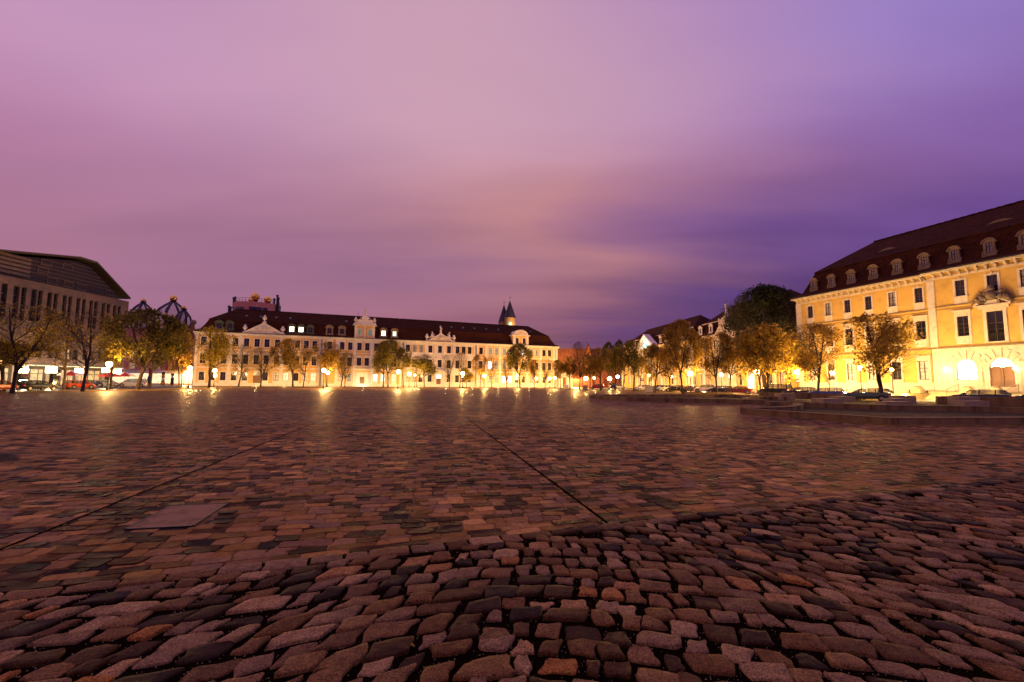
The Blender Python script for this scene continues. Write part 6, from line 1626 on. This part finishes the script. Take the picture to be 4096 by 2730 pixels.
def sign(lab, px, ytop, Y_or_py, boards, h, rz=0, pxY=None):
    p = nclamp(G(px, Y_or_py), px, -11.0) if Y_or_py > 400 else PY(px, 1560, Y_or_py); p.z = 0
    t = thing('sign_post', lab, 'sign', p, rz)
    m_ = MB(); m_.tube((0, 0, 0), (0, 0, h), .035, .035, 6); m_.build('pole', M['grey'], t)
    for (w_, hh, z, mt, deco) in boards:
        m_ = MB(); m_.box(-w_ / 2, w_ / 2, -.06, -.037, z, z + hh); bo = m_.build('board', M[mt], t)
        if deco == 'P':
            m_ = MB(); s_ = hh; m_.box(-w_ * .42, w_ * .42, -.070, -.0605, z + s_ * .08, z + s_ * .92); m_.build('field', M['signb'], bo)
            m_ = MB(); m_.box(-.14 * s_, -.06 * s_, -.080, -.0705, z + s_ * .16, z + s_ * .84); m_.box(-.059 * s_, .14 * s_, -.080, -.0705, z + s_ * .76, z + s_ * .84); m_.box(-.059 * s_, .14 * s_, -.080, -.0705, z + s_ * .46, z + s_ * .54); m_.box(.12 * s_, .20 * s_, -.080, -.0705, z + s_ * .541, z + s_ * .759)
            m_.build('letter', M['signw'], bo)
        if deco == 'R':
            m_ = MB(); m_.box(-w_ * .4, w_ * .4, -.070, -.0605, z + hh * .3, z + hh * .7); m_.build('stripe', M['signw'], bo)
sign('Blue and white parking sign under the lamp at the left palace end', 859, 0, 1548, [(.85, .85, 2.35, 'signw', 'P')], 3.3, .3)
sign('Parking sign at the cyan gable palace', 2570, 0, 118, [(.7, .8, 2.3, 'signb', 'P')], 3.2)
sign('Cluster of white sign boards on a post near the star lamp', 3003, 0, 80, [(1.0, .5, 3.0, 'signw', None), (1.3, .6, 2.35, 'signw', None), (.95, 1.2, 1.1, 'signw', None)], 3.6)
sign('Red and white notice on a post by the red gate', 3191, 0, 64, [(.55, .5, 2.0, 'signr', 'R'), (.5, .5, 2.6, 'signw', None)], 3.2)
sign('Small traffic sign in front of the arcade', 248, 0, 1556, [(.6, .8, 1.9, 'signw', None)], 2.8, .8)
sign('Thin post with a small plate right of the pair of lamps', 1231, 0, 1545, [(.3, .3, 1.9, 'signw', None)], 2.3, .3)
def cabinet(name, lab, px, py, w_, h, d, mt, cat, Y=None, extra=None):
    p = nclamp(G(px, py), px, -6.0) if Y is None else PY(px, 1560, Y); p.z = 0
    m_ = MB(); m_.box(-w_ / 2, w_ / 2, 0, d, .08, h - .06); m_.box(-w_ / 2 - .04, w_ / 2 + .04, -.04, d + .04, h - .059, h); m_.box(-w_ / 2 + .04, w_ / 2 - .04, .04, d - .04, 0, .079)
    m_.box(-.01, .01, -.012, -.001, .15, h - .12); m_.box(-w_ / 2 + .08, w_ / 2 - .08, -.008, -.001, h * .8, h * .8 + .03)
    o = m_.build(name, M[mt], loc=p, rz=.1); tag(o, lab, cat); return o
cabinet('utility_cabinet', 'pale grey utility cabinet before the rightmost ochre palace', 2160, 1552, 2.4, 1.5, .6, 'grey', 'cabinet')
cabinet('utility_cabinet', 'grey stained utility cabinet between the white hatchback and the forked tree', 2600, 1568, 1.7, 1.3, .6, 'grey', 'cabinet', Y=92)
cabinet('poster_box', 'small pale notice box left of the dark round tree by the gateway', 2267, 1556, 1.1, 1.15, .4, 'signw', 'notice box')
cb = cabinet('ticket_cabin', 'little pale cabin below the star bright lamp at the far corner', 2342, 1560.5, 1.2, 1.15, .9, 'slab', 'cabin')
# cafe parasols
def parasol(lab, px, py, r_, z, segs):
    rr_ = ray(px, py); x = -84.5; tt = x / rr_.x; y = rr_.y * tt
    t = thing('parasol', lab, 'parasol', (x, y, 0), .3, 'cafe parasols')
    m_ = MB(); m_.tube((0, 0, 0), (0, 0, z + .8), .04, .04, 6); m_.lathe([(.35, 0), (.3, .12), (.06, .16)]); m_.build('pole', M['signw'], t)
    m_ = MB(); k = 8
    for i in range(k):
        a = 2 * math.pi * i / k; b_ = 2 * math.pi * (i + 1) / k
        m_.add([(0, 0, z + .75), (r_ * math.cos(a), r_ * math.sin(a), z), (r_ * math.cos(b_), r_ * math.sin(b_), z), (r_ * math.cos(a), r_ * math.sin(a), z - .22), (r_ * math.cos(b_), r_ * math.sin(b_), z - .22)], [(0, 1, 2), (1, 3, 4, 2)], i % 2 if segs else 0)
    m_.build('canopy', [M['redcloth'], M['whitecloth']], t)
parasol('Red and white parasol behind the first bare trunk', 284, 1496, 2.0, 2.5, True)
parasol('Red parasol behind the silver hatchback', 440, 1500, 2.0, 2.4, False)
parasol('Red and white parasol right of the rightmost cube light', 500, 1500, 2.1, 2.5, True)
# ceramic columns in front of the pink building
def ceramic(lab, px, Y, prof):
    p = PY(px, 1540, Y); t = thing('ceramic_column', lab, 'ceramic column', (p.x, p.y, 0), 0, 'ceramic columns of the pink building')
    for (pf, mt) in prof: m_ = MB(); m_.lathe(pf, k=14); m_.build('segment', M[mt], t, smooth=True)
ceramic('Blue and red bulbous ceramic column left of the thin tree', 597, 140, [([(.4, 0), (.45, .35), (.4, .4)], 'redcer'), ([(.4, .4), (.62, 1.2), (.58, 2.2), (.35, 2.9)], 'bluecer'), ([(.35, 2.9), (.36, 4.5), (.5, 5.0), (.35, 5.1)], 'redcer')])
ceramic('Yellow black and white ringed ceramic column with a dark cap', 651, 140, [([(.5, 0), (.62, .5), (.5, 1.1)], 'yelcer'), ([(.5, 1.1), (.42, 1.25)], 'black'), ([(.42, 1.25), (.40, 2.2)], 'signw'), ([(.40, 2.2), (.45, 3.2), (.4, 3.3)], 'yelcer'), ([(.4, 3.3), (.55, 3.6), (.3, 3.9), (.05, 4.0)], 'bluecer')])
ceramic('Striped dark ceramic column by the kiosk window', 688, 142, [([(.4, 0), (.45, 1.0), (.35, 1.1)], 'black'), ([(.35, 1.1), (.5, 1.7), (.35, 2.2)], 'bluecer'), ([(.35, 2.2), (.35, 2.9)], 'signw'), ([(.35, 2.9), (.5, 3.3), (.3, 3.6)], 'redcer')])

t = thing('fill_floodlight', 'Added fill floodlight aimed at the orange tiled roof', 'floodlight', (26, 186, 3.42), 0, 'mostly added floodlights in front of the buildings'); gf(t); bulb(t, 3.0, 42000, (1, .5, .12), .3)  # added only to brighten the dark tiled roof, no known lamp stands here
